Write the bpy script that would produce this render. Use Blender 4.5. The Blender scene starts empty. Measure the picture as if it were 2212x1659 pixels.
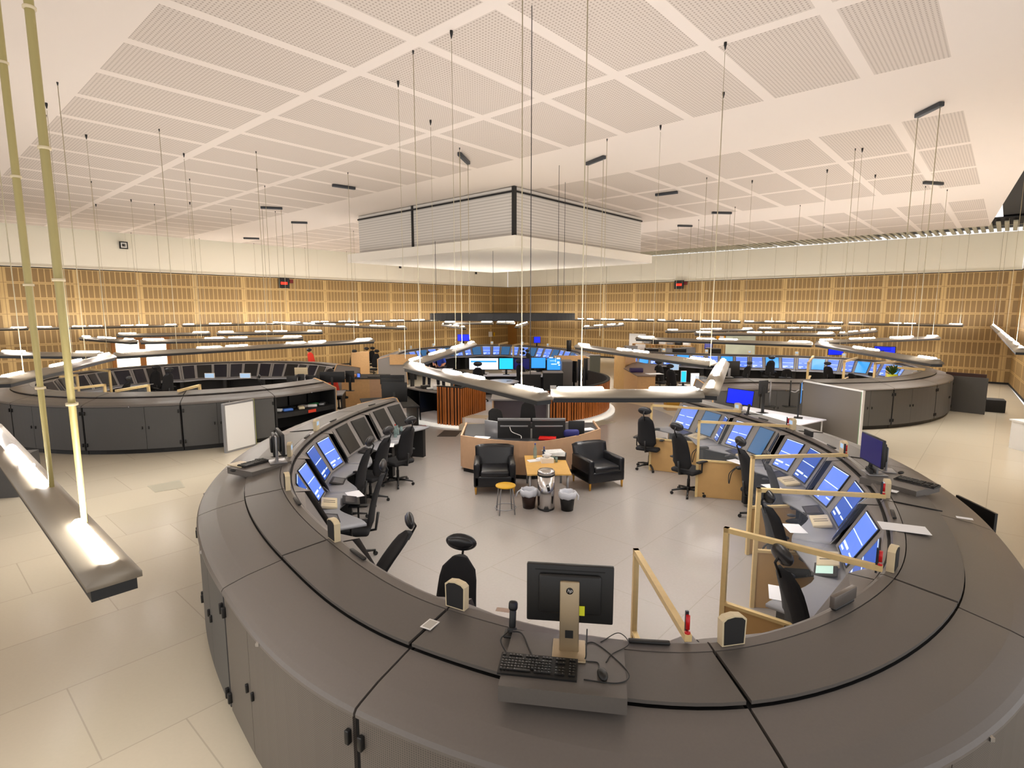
import bpy, bmesh, math, random
from mathutils import Vector, Matrix
R=math.radians; PI=math.pi; random.seed(7)
SC=bpy.context.scene; COL=SC.collection
# ---------- camera ----------
F=1199.0; PIT=R(7.7); H=3.5
cam=bpy.data.objects.new('camera',bpy.data.cameras.new('camera')); COL.objects.link(cam)
cam.location=(0,0,H); cam.rotation_euler=(R(90)-PIT,0,0)
cam.data.sensor_width=36; cam.data.lens=F/2212*36; cam.data.clip_start=.05; cam.data.clip_end=200
SC.camera=cam
# ---------- world, exposure ----------
w=bpy.data.worlds.new('world'); SC.world=w; w.use_nodes=True
w.node_tree.nodes['Background'].inputs[0].default_value=(1,.97,.96,1)
w.node_tree.nodes['Background'].inputs[1].default_value=.75
SC.view_settings.view_transform='Standard'; SC.view_settings.look='None'; SC.view_settings.gamma=1
SC.view_settings.exposure=.6; SC.view_settings.use_curve_mapping=False
SC.cycles.use_denoising=True; SC.cycles.max_bounces=6; SC.cycles.diffuse_bounces=4; SC.cycles.sample_clamp_indirect=6
TUBE_E=85.0; DOWN_W=6.5
# pixel of the 2212x1659 frame -> world point at height z (used to measure real positions)
def ray(x,y):
    X=(x-1106)/F; Z=-(y-829.5)/F
    return (X,math.cos(PIT)+Z*math.sin(PIT),Z*math.cos(PIT)-math.sin(PIT))
def at(x,y,z):
    r=ray(x,y); t=(z-H)/r[2]; return Vector((r[0]*t,r[1]*t,z))
def atd(x,y,Y):
    r=ray(x,y); t=Y/r[1]; return Vector((r[0]*t,Y,H+r[2]*t))
# room frame: corner CO, ea along right wall, eb along left wall
CO=Vector((-.35,46.48,0)); ea=Vector((.748,-.664,0)).normalized(); eb=Vector((-.664,-.748,0)).normalized()
def AB(a,b,z=0): return CO+ea*a+eb*b+Vector((0,0,z))
# ---------- materials ----------
MATS={}
def hexc(h):
    c=[int(h[i:i+2],16)/255 for i in (0,2,4)]
    return tuple(x/12.92 if x<=.04045 else ((x+.055)/1.055)**2.4 for x in c)+(1,)
def mat(name,col,rough=.6,metal=0,emi=0,noise=0,nscale=8,alpha=1,trans=0,bump=0):
    if name in MATS: return MATS[name]
    m=bpy.data.materials.new(name); m.use_nodes=True; nt=m.node_tree; b=nt.nodes['Principled BSDF']
    c=hexc(col); b.inputs['Base Color'].default_value=c; b.inputs['Roughness'].default_value=rough
    b.inputs['Metallic'].default_value=metal
    if emi: b.inputs['Emission Color'].default_value=c; b.inputs['Emission Strength'].default_value=emi
    if name.startswith('screen_') and emi: b.inputs['Base Color'].default_value=tuple(x*.12 for x in c[:3])+(1,)
    if trans: b.inputs['Transmission Weight'].default_value=trans; b.inputs['IOR'].default_value=1.1
    if alpha<1: b.inputs['Alpha'].default_value=alpha
    if noise or bump:
        tc=nt.nodes.new('ShaderNodeTexCoord'); n=nt.nodes.new('ShaderNodeTexNoise'); n.inputs['Scale'].default_value=nscale; n.inputs['Detail'].default_value=4
        nt.links.new(tc.outputs['Object'],n.inputs['Vector'])
    if noise:
        mx=nt.nodes.new('ShaderNodeMix'); mx.data_type='RGBA'; mx.inputs['A'].default_value=tuple(x*(1-noise) for x in c[:3])+(1,); mx.inputs['B'].default_value=tuple(min(1,x*(1+noise)) for x in c[:3])+(1,)
        nt.links.new(n.outputs['Fac'],mx.inputs['Factor']); nt.links.new(mx.outputs['Result'],b.inputs['Base Color'])
    if bump:
        bp=nt.nodes.new('ShaderNodeBump'); bp.inputs['Strength'].default_value=bump; bp.inputs['Distance'].default_value=.01
        nt.links.new(n.outputs['Fac'],bp.inputs['Height']); nt.links.new(bp.outputs['Normal'],b.inputs['Normal'])
    MATS[name]=m; return m
class NX:   # tiny node-expression helper
    def __init__(s,nt,sock): s.nt=nt; s.o=sock
    def op(s,o,*a):
        n=s.nt.nodes.new('ShaderNodeMath'); n.operation=o
        for i,x in enumerate((s,)+a):
            if isinstance(x,NX): s.nt.links.new(x.o,n.inputs[i])
            else: n.inputs[i].default_value=x
        return NX(s.nt,n.outputs[0])
    def __add__(s,a): return s.op('ADD',a)
    def __sub__(s,a): return s.op('SUBTRACT',a)
    def __mul__(s,a): return s.op('MULTIPLY',a)
    def __truediv__(s,a): return s.op('DIVIDE',a)
    def gt(s,a): return s.op('GREATER_THAN',a)
    def lt(s,a): return s.op('LESS_THAN',a)
    def mod(s,a): return s.op('FLOORED_MODULO',a)
    def mx(s,a): return s.op('MAXIMUM',a)
    def mn(s,a): return s.op('MINIMUM',a)
    def abs(s): return s.op('ABSOLUTE')
def nmat(name,rough=.7,metal=0):
    m=bpy.data.materials.new(name); m.use_nodes=True; nt=m.node_tree
    tc=nt.nodes.new('ShaderNodeTexCoord'); sp=nt.nodes.new('ShaderNodeSeparateXYZ'); nt.links.new(tc.outputs['Object'],sp.inputs[0])
    b=nt.nodes['Principled BSDF']; b.inputs['Roughness'].default_value=rough; b.inputs['Metallic'].default_value=metal
    MATS[name]=m
    return m,nt,b,[NX(nt,sp.outputs[i]) for i in range(3)],tc
def mixc(nt,f,a,b):
    n=nt.nodes.new('ShaderNodeMix'); n.data_type='RGBA'
    for k,v in (('Factor',f),('A',a),('B',b)):
        if isinstance(v,NX): nt.links.new(v.o,n.inputs[k])
        elif isinstance(v,str): n.inputs[k].default_value=hexc(v)
        elif hasattr(v,'is_output'): nt.links.new(v,n.inputs[k])
        else: n.inputs[k].default_value=v
    return n.outputs['Result']
def noise(nt,tc,scale,detail=3,vec=None):
    n=nt.nodes.new('ShaderNodeTexNoise'); n.inputs['Scale'].default_value=scale; n.inputs['Detail'].default_value=detail
    nt.links.new(vec or tc.outputs['Object'],n.inputs['Vector']); return NX(nt,n.outputs['Fac'])
# ---------- mesh builder ----------
class MB:
    def __init__(s): s.v=[]; s.f=[]; s.m=[]; s.sm=[]
    def add(s,vs,fs,mi=0,smooth=False,M=None):
        n=len(s.v)
        for v in vs: s.v.append(tuple(M@Vector(v)) if M else tuple(v))
        for f in fs: s.f.append([i+n for i in f]); s.m.append(mi); s.sm.append(smooth)
        return s
    def box(s,x0,x1,y0,y1,z0,z1,mi=0,M=None):
        return s.add([(x,y,z) for x in (x0,x1) for y in (y0,y1) for z in (z0,z1)],
          [(0,1,3,2),(4,6,7,5),(0,4,5,1),(2,3,7,6),(0,2,6,4),(1,5,7,3)],mi,M=M)
    def rbox(s,x0,x1,y0,y1,z0,z1,r=.02,mi=0,M=None,seg=2,taper=0):
        bm=bmesh.new(); bmesh.ops.create_cube(bm,size=1)
        for v in bm.verts:
            k=1-taper*(v.co.z<0)
            v.co=Vector(((x0+x1)/2+v.co.x*(x1-x0)*k,(y0+y1)/2+v.co.y*(y1-y0)*k,(z0+z1)/2+v.co.z*(z1-z0)))
        bmesh.ops.bevel(bm,geom=bm.edges[:],offset=min(r,.49*min(x1-x0,y1-y0,z1-z0)),segments=seg,affect='EDGES',profile=.5)
        bm.verts.ensure_lookup_table(); vs=[v.co[:] for v in bm.verts]; fs=[[v.index for v in f.verts] for f in bm.faces]; bm.free()
        return s.add(vs,fs,mi,True,M)
    def tube(s,pts,r,n=8,mi=0,cap=True,smooth=True,M=None):
        pts=[Vector(p) for p in pts]; rr=r if isinstance(r,(list,tuple)) else [r]*len(pts); vs=[];fs=[]
        for i,p in enumerate(pts):
            d=(pts[min(i+1,len(pts)-1)]-pts[max(i-1,0)]).normalized()
            u=d.orthogonal().normalized() if i==0 else (u-d*u.dot(d)).normalized()
            v=d.cross(u)
            for k in range(n):
                a=2*PI*k/n; vs.append(p+u*math.cos(a)*rr[i]+v*math.sin(a)*rr[i])
        for i in range(len(pts)-1):
            for k in range(n): a=i*n+k; b=i*n+(k+1)%n; fs.append((a,b,b+n,a+n))
        s.add(vs,fs,mi,smooth,M)
        if cap:
            N=len(s.v)-len(vs); s.f+= [[N+k for k in range(n)][::-1],[N+len(vs)-n+k for k in range(n)]]; s.m+=[mi,mi]; s.sm+=[False,False]
        return s
    def lathe(s,prof,n=24,mi=0,M=None,smooth=True,c=(0,0)):
        vs=[];fs=[]
        for r,z in prof:
            for k in range(n): a=2*PI*k/n; vs.append((c[0]+r*math.cos(a),c[1]+r*math.sin(a),z))
        for i in range(len(prof)-1):
            for k in range(n): a=i*n+k; b=i*n+(k+1)%n; fs.append((a,b,b+n,a+n))
        fs.append([k for k in range(n)][::-1]); fs.append([(len(prof)-1)*n+k for k in range(n)])
        return s.add(vs,fs,mi,smooth,M)
    def loft(s,rings,mi=0,smooth=True,M=None,closed=True):
        n=len(rings[0]); vs=[p for r in rings for p in r]; fs=[]
        for i in range(len(rings)-1):
            for k in range(n if closed else n-1): a=i*n+k; b=i*n+(k+1)%n; fs.append((a,b,b+n,a+n))
        if closed: fs.append(list(range(n))[::-1]); fs.append([(len(rings)-1)*n+k for k in range(n)])
        return s.add(vs,fs,mi,smooth,M)
    def prism(s,poly,z0,z1,mi=0,M=None):
        n=len(poly); return s.add([(x,y,z0) for x,y in poly]+[(x,y,z1) for x,y in poly],
          [list(range(n))[::-1],list(range(n,2*n))]+[(k,(k+1)%n,n+(k+1)%n,n+k) for k in range(n)],mi,M=M)
    def sph(s,c,r,mi=0,n=10,M=None,sc=(1,1,1)):
        pr=[(math.sin(PI*i/n)*r+1e-5,-math.cos(PI*i/n)*r) for i in range(n+1)]
        T=Matrix.Translation(c)@Matrix.Diagonal((sc[0],sc[1],sc[2],1))
        return s.lathe(pr,n+2,mi,(M@T) if M else T)
    def build(s,name,mats,parent=None,org=None,bevel=0):
        me=bpy.data.meshes.new(name); o0=Vector(org) if org is not None else Vector((0,0,0))
        me.from_pydata([tuple(Vector(v)-o0) for v in s.v],[],s.f)
        for m in (mats if isinstance(mats,(list,tuple)) else [mats]): me.materials.append(m)
        me.polygons.foreach_set('material_index',s.m); me.polygons.foreach_set('use_smooth',s.sm)
        bm=bmesh.new(); bm.from_mesh(me); bmesh.ops.recalc_face_normals(bm,faces=bm.faces[:]); bm.to_mesh(me); bm.free(); me.update()
        o=bpy.data.objects.new(name,me); COL.objects.link(o)
        if parent: o.parent=parent
        if bevel:
            b=o.modifiers.new('b','BEVEL'); b.width=bevel; b.segments=2; b.limit_method='ANGLE'
        return o
def thing(name,label,cat,loc=(0,0,0),rz=0,group=None):
    o=bpy.data.objects.new(name,None); COL.objects.link(o); o.location=loc; o.rotation_euler=(0,0,rz)
    o['label']=label; o['category']=cat
    if group: o['group']=group
    return o
def tag(o,label,cat,group=None,kind=None):
    if label: o['label']=label
    if cat: o['category']=cat
    if group: o['group']=group
    if kind: o['kind']=kind
    return o
KIDS={}
def dup(root,loc=None,rz=None,label=None,group=None):
    kids={}
    for o in bpy.data.objects:
        if o.parent: kids.setdefault(o.parent,[]).append(o)
    def cp(o,par):
        c=o.copy(); COL.objects.link(c); c.parent=par
        for k in kids.get(o,[]): cp(k,c)
        return c
    r=cp(root,None)
    if loc is not None: r.location=loc
    if rz is not None: r.rotation_euler=(0,0,rz)
    if label: r['label']=label
    if group: r['group']=group
    return r
def struct(name,mb,m,**k): return tag(mb.build(name,m,**k),None,None,kind='structure')
ORD=['first','second','third','fourth','fifth','sixth','seventh','eighth','ninth','tenth','eleventh','twelfth','thirteenth','fourteenth']
def TR(x,y,z=0,rz=0): return Matrix.Translation((x,y,z))@Matrix.Rotation(rz,4,'Z')
# palette
M_top=mat('console_laminate','5b5651',.42,noise=.06,nscale=60)
M_lid=mat('console_lid_laminate','68625d',.38,noise=.06,nscale=60)
M_door=mat('console_door_paint','504f4e',.5,noise=.05,nscale=40)
M_blk=mat('black_plastic','121212',.45)
M_dk=mat('dark_carcass','1c1b1b',.7)
M_fab=mat('black_mesh_fabric','131316',.85,noise=.3,nscale=200,bump=.2)
M_grey=mat('grey_panel','8b8683',.5)
M_desk=mat('grey_desktop','8e8f94',.4)
M_wood=mat('pale_birch','d0a672',.5,noise=.12,nscale=14)
M_pine=mat('pine_timber','d9bd84',.5,noise=.12,nscale=20)
M_board=mat('tan_board','c19a62',.55,noise=.08,nscale=6)
M_wht=mat('white_plastic','e4e2de',.4)
M_cream=mat('cream_plastic','d8c8a4',.45)
M_paper=mat('white_paper','eeeef0',.7)
M_chrome=mat('brushed_steel','b9b9bb',.25,1)
M_silver=mat('silver_plastic','9a9a9c',.35,.6)
M_red=mat('red_fabric','c8290f',.7)
M_leather=mat('black_leather','17171a',.3,noise=.2,nscale=30,bump=.15)
M_tube=mat('lit_tube','fff9f3',.4,emi=TUBE_E)
M_lum=mat('taupe_metal','8f8576',.4,.2)
M_lcd={k:mat('screen_'+k,c,.3,emi=e) for k,c,e in (('light','6488ee',.72),('teal','2c5f8c',.72),('deep','1450b4',.68),('royal','0a22e0',1.0),('navy','1a1a60',.5),('off','26262c',0.02),('offnavy','221f3c',.05),('white','dfe9f5',1.2),('cyan','1aa6ee',1.3),('sky','2f86e0',1.1),('steel','9db6cf',.8))}
# ---------- room shell ----------
LZ=6.92; WH=5.25; WT=7.0
m,nt,b,(X,Y,Z),tc=nmat('linoleum_floor',.24)
# large tiles in the room frame
TU=X*ea.x+Y*ea.y; TV=X*eb.x+Y*eb.y
ex=TU.mod(1.25); ey=(TV+((TU/1.25).op('FLOOR')*.6)).mod(1.9)
seam=ex.lt(.012).mx(ey.lt(.012))
n1=noise(nt,tc,.5); n2=noise(nt,tc,30,5)
cell=nt.nodes.new('ShaderNodeTexWhiteNoise'); cell.noise_dimensions='2D'; cb=nt.nodes.new('ShaderNodeCombineXYZ')
nt.links.new((TU/1.25).op('FLOOR').o,cb.inputs[0]); nt.links.new(((TV+((TU/1.25).op('FLOOR')*.6))/1.9).op('FLOOR').o,cb.inputs[1]); nt.links.new(cb.outputs[0],cell.inputs['Vector'])
cv=NX(nt,cell.outputs['Value'])
outer=mixc(nt,cv*.5+n2*.5,'b6ac99','c0b5a0')
inner=mixc(nt,n2,'948d88','9d9691')
d=((X-.7)*(X-.7)+((Y-9.2)*.82)*((Y-9.2)*.82)).op('SQRT'); d2=((X+.3)*(X+.3)+(Y-17.5)*(Y-17.5)).op('SQRT')
zone=d.lt(4.9).mx(d2.lt(5.6))
col=mixc(nt,zone,outer,inner); col=mixc(nt,seam*.35,col,'7d7466')
nt.links.new(col,b.inputs['Base Color'])
M_floor=m
pf=[AB(0,0),AB(31.4,0),Vector((18.8,20.1,0)),Vector((8,4,0)),Vector((5,-3,0)),Vector((-14,-3,0)),AB(0,46)]
struct('floor',MB().add([(p.x,p.y,0) for p in pf],[list(range(7))]),M_floor)
# wood acoustic wall material, u along wall, z up (object coords of each wall mesh: x=u, z=z)
def wallmat(name,off):
    m,nt,b,(X,Y,Z),tc=nmat(name,.55)
    u=X+off; row=Z.mod(.655); pn=u.mod(2.42)
    jh=row.lt(.02); jv=pn.lt(.022)
    frame=row.lt(.06).mx(row.gt(.615)).mx(pn.lt(.12)).mx(pn.gt(2.33))
    sl=(u.mod(.212)).lt(.035); hole=noise(nt,tc,26,4); fine=((Z.mod(.045)).lt(.02)).mn((u.mod(.05)).lt(.026))
    n1=noise(nt,tc,3,4)
    wood=mixc(nt,n1,'bf9e66','ccad75'); dark=mixc(nt,hole*.4+fine*.3,'96784a','7d633b')
    c=mixc(nt,frame.mx(sl),dark,wood); c=mixc(nt,jh.mx(jv)*.6,c,'6a5030')
    nt.links.new(c,b.inputs['Base Color']); return m
M_wall=wallmat('slatted_wood_panels',.4)
m,nt,b,(X,Y,Z),tc=nmat('cream_wall_paint',.8)
c=mixc(nt,(X.mod(2.42)).lt(.02)*.25,'f6efdd','c0b496'); nt.links.new(c,b.inputs['Base Color']); M_cw=m
def wall(name,p0,p1,mats,door=None):
    L=(p1-p0).length; ang=math.atan2((p1-p0).y,(p1-p0).x); mb=MB()
    # thickness .2 behind (local +y is away from room for given winding)
    sgn=mats[2]
    if door:
        d0,d1,dh=door
        mb.box(0,d0,0,.2*sgn,0,WH).box(d1,L,0,.2*sgn,0,WH).box(d0,d1,0,.2*sgn,dh,WH)
    else: mb.box(0,L,0,.2*sgn,0,WH)
    o=struct(name,mb,mats[0]); o.location=p0; o.rotation_euler=(0,0,ang)
    u=MB().box(0,L,.02*sgn,.22*sgn,WH,WT); u.box(0,L,-.02*sgn,.05*sgn,WH-.02,WH+.02,1)
    u.box(0,L,-.03*sgn,.03*sgn,WH+.02,WH+.05,0)
    o2=struct(name+'_upper',u,[mats[1],M_dk]); o2.location=p0; o2.rotation_euler=(0,0,ang)
    sk=MB().box(0,L,-.015*sgn,.02*sgn,0,.09)
    o3=struct('baseboard_'+name.split('_')[1],sk,M_dk); o3.location=p0; o3.rotation_euler=(0,0,ang)
    if door: o3.hide_render=False
    return o
# left wall runs from corner along eb; its room side is +ea
wall('wall_left',AB(0,0),AB(0,46),(M_wall,M_cw,-1),door=(25.35,27.45,2.02))
wall('wall_right',AB(0,0),AB(31.4,0),(M_wall,M_cw,1))
wall('wall_side',AB(31.4,0),AB(31.4,0)+(Vector((18.9,20.1,0))-AB(31.4,0)).normalized()*24,(M_wall,M_cw,1))
# glazed lit opening in left wall
M_glow=mat('frosted_lit_glass','f3f2df',.4,emi=1.3); M_gg=mat('green_tinted_glass','dfe6a8',.4,emi=.9)
M_oak=mat('oak_door_frame','8a5620',.5)
def wl(b_,off,z): return AB(off,b_,z)
for i,(b0,b1) in enumerate(((25.35,26.25),(26.5,27.45))):
    q=MB(); T=Matrix.Translation(CO)@Matrix.Rotation(math.atan2(eb.y,eb.x),4,'Z')
    q.box(b0,b1,.08,.12,0,2.02,0,M=T)
    if i: q.box(b0+.25,b0+.75,.06,.08,.1,1.9,1,M=T)
    struct('window_%d'%(i+1),q,[M_glow,M_gg])
q=MB()
for b0,b1 in ((25.2,25.38),(26.22,26.52),(27.42,27.6)): q.box(b0,b1,-.03,.12,0,2.05,M=T)
q.box(25.2,27.6,-.03,.12,2.02,2.14,M=T); struct('door_1',q,M_oak)
# tall oak doorway leaf at far corner
q=MB().box(.05,1.0,-.05,.0,0,2.6,M=Matrix.Translation(CO)@Matrix.Rotation(math.atan2(ea.y,ea.x),4,'Z'))
struct('door_2',q,mat('oak_door_leaf','9a6a2e',.45))
# ceiling
m,nt,b,(X,Y,Z),tc=nmat('perforated_ceiling',.85)
A=(X-CO.x)*ea.x+(Y-CO.y)*ea.y; B=(X-CO.x)*eb.x+(Y-CO.y)*eb.y
s=1.0364
A=(A-31.1)/s+31.1; B=(B-34.5)/s+34.5      # grid measured module
pa=(A-(29.3-1.333*22)+.0).mod(1.333); 
gap_a=(pa.lt(.085)).mx(pa.gt(1.25))
# rows in b: three fields of three rows, separated by wide bands
f1=(B-24.70).mod(10.05)      # 0..7.55 field , rest band
inrow=(f1+0).mod(2.52); band=f1.gt(7.6); gap_b=inrow.lt(.11).mx(inrow.gt(2.44))
outb=B.lt(3.2).mx(A.lt(1.6)).mx(A.gt(30.25)).mx(B.gt(32.3))
solid=gap_a.mx(gap_b).mx(band).mx(outb)
ha=(A.mod(.05)-.025).abs(); hb=(B.mod(.05)-.025).abs(); hole=((ha*ha+hb*hb).op('SQRT')).lt(.012)
pc=mixc(nt,hole,'cfc3b8','a5988c'); c=mixc(nt,solid,pc,'e2d7cd'); nt.links.new(c,b.inputs['Base Color']); M_ceil=m
a0,b0=.7,3.6
def cl(a,b_): p=AB(a,b_); return (p.x,p.y)
struct('ceiling',MB().prism([cl(a0,b0),cl(30.2,b0),cl(31.1,15.5),cl(33.4,44),cl(a0,44)],LZ,LZ+.25),M_ceil)
# slatted service grilles between ceiling and walls
M_gr=mat('metal_grille','a8a28c',.5,.2)
T=Matrix.Translation(CO)@Matrix.Rotation(math.atan2(ea.y,ea.x),4,'Z')   # x=a , y=-b
q=MB(); a=0.2
while a<31:
    q.box(a,a+.15,-3.6,-.05,7.02,7.08,0,M=T); a+=.27
    if int(a*100)%130<19: a+=.1
q.box(0,31.4,-3.7,0,7.2,7.24,1,M=T)
for yy in (-.9,-1.9): q.box(0,31.4,yy-.02,yy+.02,7.08,7.11,0,M=T)
struct('trim_1',q,[M_gr,M_dk])
q=MB(); bb=3.0
while bb<44:
    q.box(.02,.85,-bb-2.3,-bb,7.0,7.06,0,M=T); bb+=2.42
q.box(-.1,1.0,-45,0,7.3,7.34,1,M=T)
struct('trim_2',q,[M_gr,M_dk])
q=MB()
for k in range(34):
    for j in range(9):
        q.box(31.25+j*.33,31.5+j*.33,-1.3*k-1.24,-1.3*k,7.02,7.07,0,M=T)
q.box(30.6,34.8,-45,0,7.3,7.34,1,M=T);
struct('trim_3',q,[M_gr,M_dk])
# suspended rooflight box hanging from the ceiling
bx=thing('suspended_ceiling_box','large rectangular box below the ceiling with pleated white sides and a white skirt','ceiling box',AB(17,19,0))
def abox(mb,a0,a1,b0,b1,z0,z1,mi=0): return mb.box(a0,a1,-b1,-b0,z0,z1,mi,M=T)
m,nt,b,(X,Y,Z),tc=nmat('pleated_blind',.7)
c=mixc(nt,(Z.mod(.085)).lt(.03)*.6,'d2cec8','a8a49e'); nt.links.new(c,b.inputs['Base Color'])
BA0,BA1,BB0,BB1=13.4,20.6,15.2,22.7
BA0,BA1,BB0,BB1=[31.1+(v-31.1)*s for v in (13.4,20.83)]+[34.5+(v-34.5)*s for v in (15.85,22.85)]
abox(MB(),BA0,BA1,BB0,BB1,5.55,LZ-.02).build('blind_walls',m,bx,org=bx.location)
q=MB()
for a_,b_ in ((BA1,BB1),): abox(q,a_-.05,a_+.05,b_-.05,b_+.05,5.5,LZ-.02)
for zz in (5.5,LZ-.17):
    abox(q,BA0-.03,BA1+.03,BB0-.03,BB0+.01,zz,zz+.05);abox(q,BA0-.03,BA1+.03,BB1-.01,BB1+.03,zz,zz+.05)
    abox(q,BA0-.03,BA0+.01,BB0,BB1,zz,zz+.05);abox(q,BA1-.01,BA1+.03,BB0,BB1,zz,zz+.05)
abox(q,15.9,15.98,BB1-.02,BB1+.04,5.5,LZ-.02)
q.build('dark_frame',M_dk,bx,org=bx.location)
abox(MB(),BA0-.32,BA1+.32,BB0-.32,BB1+.32,5.22,5.52).build('white_skirt',mat('white_soffit','e8e2d6',.8),bx,org=bx.location)
# clocks, cameras and signs on the walls
def onwall(px,py,which):
    r=ray(px,py); n=eb if which=='R' else ea; t=(CO.x*n.x+CO.y*n.y)/(r[0]*n.x+r[1]*n.y)
    return Vector((r[0]*t,r[1]*t,H+r[2]*t))
angR=math.atan2(-eb.x,eb.y); 
def wallbox(name,label,cat,px,py,which,w_,h_,mats,parts=(),d=.06):
    p=onwall(px,py,which); n=eb if which=='R' else ea; u=ea if which=='R' else eb*-1
    p=p+n*.04; t=thing(name,label,cat,p); Mx=Matrix((( u.x,n.x,0,0),(u.y,n.y,0,0),(0,0,1,0),(0,0,0,1)))
    MB().box(-w_/2,w_/2,0,d,-h_/2,h_/2,M=Mx).build('case',mats,t)
    for nm,x0,x1,z0,z1,mm in parts: MB().box(x0*w_,x1*w_,d,d+.012,z0*h_,z1*h_,M=Mx).build(nm,mm,t)
    return t
M_rl=mat('red_led','ff2010',.4,emi=2.5)
wallbox('digital_clock','black wall clock with glowing red digits high on the left wall','clock',612,612,'L',.62,.55,M_blk,[('digits',-.3,-.02,-.12,.12,M_rl),('digits',.03,.3,-.12,.12,M_rl)])
wallbox('digital_clock','black wall clock with glowing red digits high on the right wall','clock',1468,615,'R',.62,.55,M_blk,[('digits',-.3,-.02,-.12,.12,M_rl),('digits',.03,.3,-.12,.12,M_rl)])
wallbox('alarm_beacon','small dark red beacon beside the clock on the left wall','beacon',628,608,'L',.2,.2,mat('dark_red','6a1010',.4))
wallbox('alarm_beacon','small dark red beacon beside the clock on the right wall','beacon',1482,612,'R',.2,.2,mat('dark_red','6a1010',.4))
wallbox('wall_speaker','small black square speaker high on the cream left wall','speaker',266,530,'L',.33,.33,M_blk,[('cone',-.35,.35,-.35,.35,M_wht),('dust_cap',-.2,.2,-.2,.2,M_blk)])
wallbox('security_camera','tiny black camera on the cream wall left of the far corner','camera',863,577,'L',.16,.16,M_blk)
wallbox('security_camera','tiny black camera on the cream wall nearest the far corner','camera',1027,590,'L',.16,.16,M_blk)
wallbox('notice','white notice framed beside the far oak doorway','sign',1058,722,'L',.35,.4,M_wht)
wallbox('fire_call_point','small yellow and black call point by the far corner','switch',1066,722,'L',.12,.3,mat('yellow_sign','d9a910',.5))
wallbox('whiteboard','large white presentation board on the right wall left of the shelves','whiteboard',1378,738,'R',1.25,1.1,M_wht)
wallbox('wall_map','large pale wall map on the right wood wall','map',1600,742,'R',1.75,1.35,mat('pale_map','c9d0bb',.6,noise=.25,nscale=1.2))
wallbox('notice','orange notice with white text block left of the wall map','sign',1558,728,'R',.55,.22,mat('orange_sign','e09a1a',.5),[('text_block',-.1,.35,-.3,.3,M_wht)])
wallbox('leaflet_rack','blue leaflet rack hanging on the right wood wall','rack',1532,745,'R',.45,.5,mat('royal_blue','1a2fb0',.5),[('slot',-.4,.4,z,z+.04,M_wht) for z in (-.3,-.1,.1,.3)],d=.12)
wallbox('paper_sheet','white sheet pinned on the right wall, left of a pair','paper',1418,740,'R',.16,.22,M_paper)
wallbox('paper_sheet','white sheet pinned on the right wall, right of a pair','paper',1425,741,'R',.16,.26,M_paper)
wallbox('paper_sheet','white sheet pinned on the wall above the low shelves','paper',1470,740,'R',.24,.2,M_paper)
wallbox('wall_display','blue lit display on the far right wall','screen',1912,757,'R',.95,.45,[M_blk],[('screen',-.47,.47,-.44,.44,M_lcd['royal'])],d=.1)
# ---------- console rings ----------
def cr(P,t):
    n=len(P)-1; t=max(0,min(n-1e-9,t)) if 0<=t<=n else t
    i=int(max(0,min(n-1,math.floor(t)))); f=t-i
    g=lambda k: P[k] if 0<=k<=n else (P[0]*2-P[1] if k<0 else P[n]*2-P[n-1])
    p0,p1,p2,p3=g(i-1),g(i),g(i+1),g(i+2)
    return .5*((2*p1)+(p2-p0)*f+(2*p0-5*p1+4*p2-p3)*f*f+(3*p1-p0-3*p2+p3)*f**3)
class Ring:
    def __init__(s,pts,W=1.0): s.P=[Vector((p[0],p[1],0)) for p in pts]; s.W=W
    def X(s,t,o,z):
        p=cr(s.P,t); d=(cr(s.P,t+.02)-cr(s.P,t-.02)).normalized()
        n=Vector((d.y,-d.x,0)) if s.ccw else Vector((-d.y,d.x,0))
        q=p+n*o; q.z=z; return q
    ccw=True
    def sweep(s,mb,t0,t1,prof,k=8,mi=0,smooth=False):
        rings=[[s.X(t0+(t1-t0)*i/k,o,z) for o,z in prof] for i in range(k+1)]
        return mb.loft(rings,mi,smooth)
def facet_screen(mb,c,u0,u1,v0,v1,lift,mi,th=.012):
    tl,tr,bl,br=c[:4]
    def P(u,v): a=bl.lerp(br,u); b_=tl.lerp(tr,u); return a.lerp(b_,v)
    n=((tr-tl).cross(bl-tl)).normalized()
    if n.dot(c[4])<0: n=-n
    q=[P(u0,v0),P(u1,v0),P(u1,v1),P(u0,v1)]
    vs=[p+n*lift for p in q]+[p+n*(lift+th) for p in q]
    mb.add(vs,[(0,1,2,3),(4,5,6,7),(0,1,5,4),(1,2,6,5),(2,3,7,6),(3,0,4,7)],mi)
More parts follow.
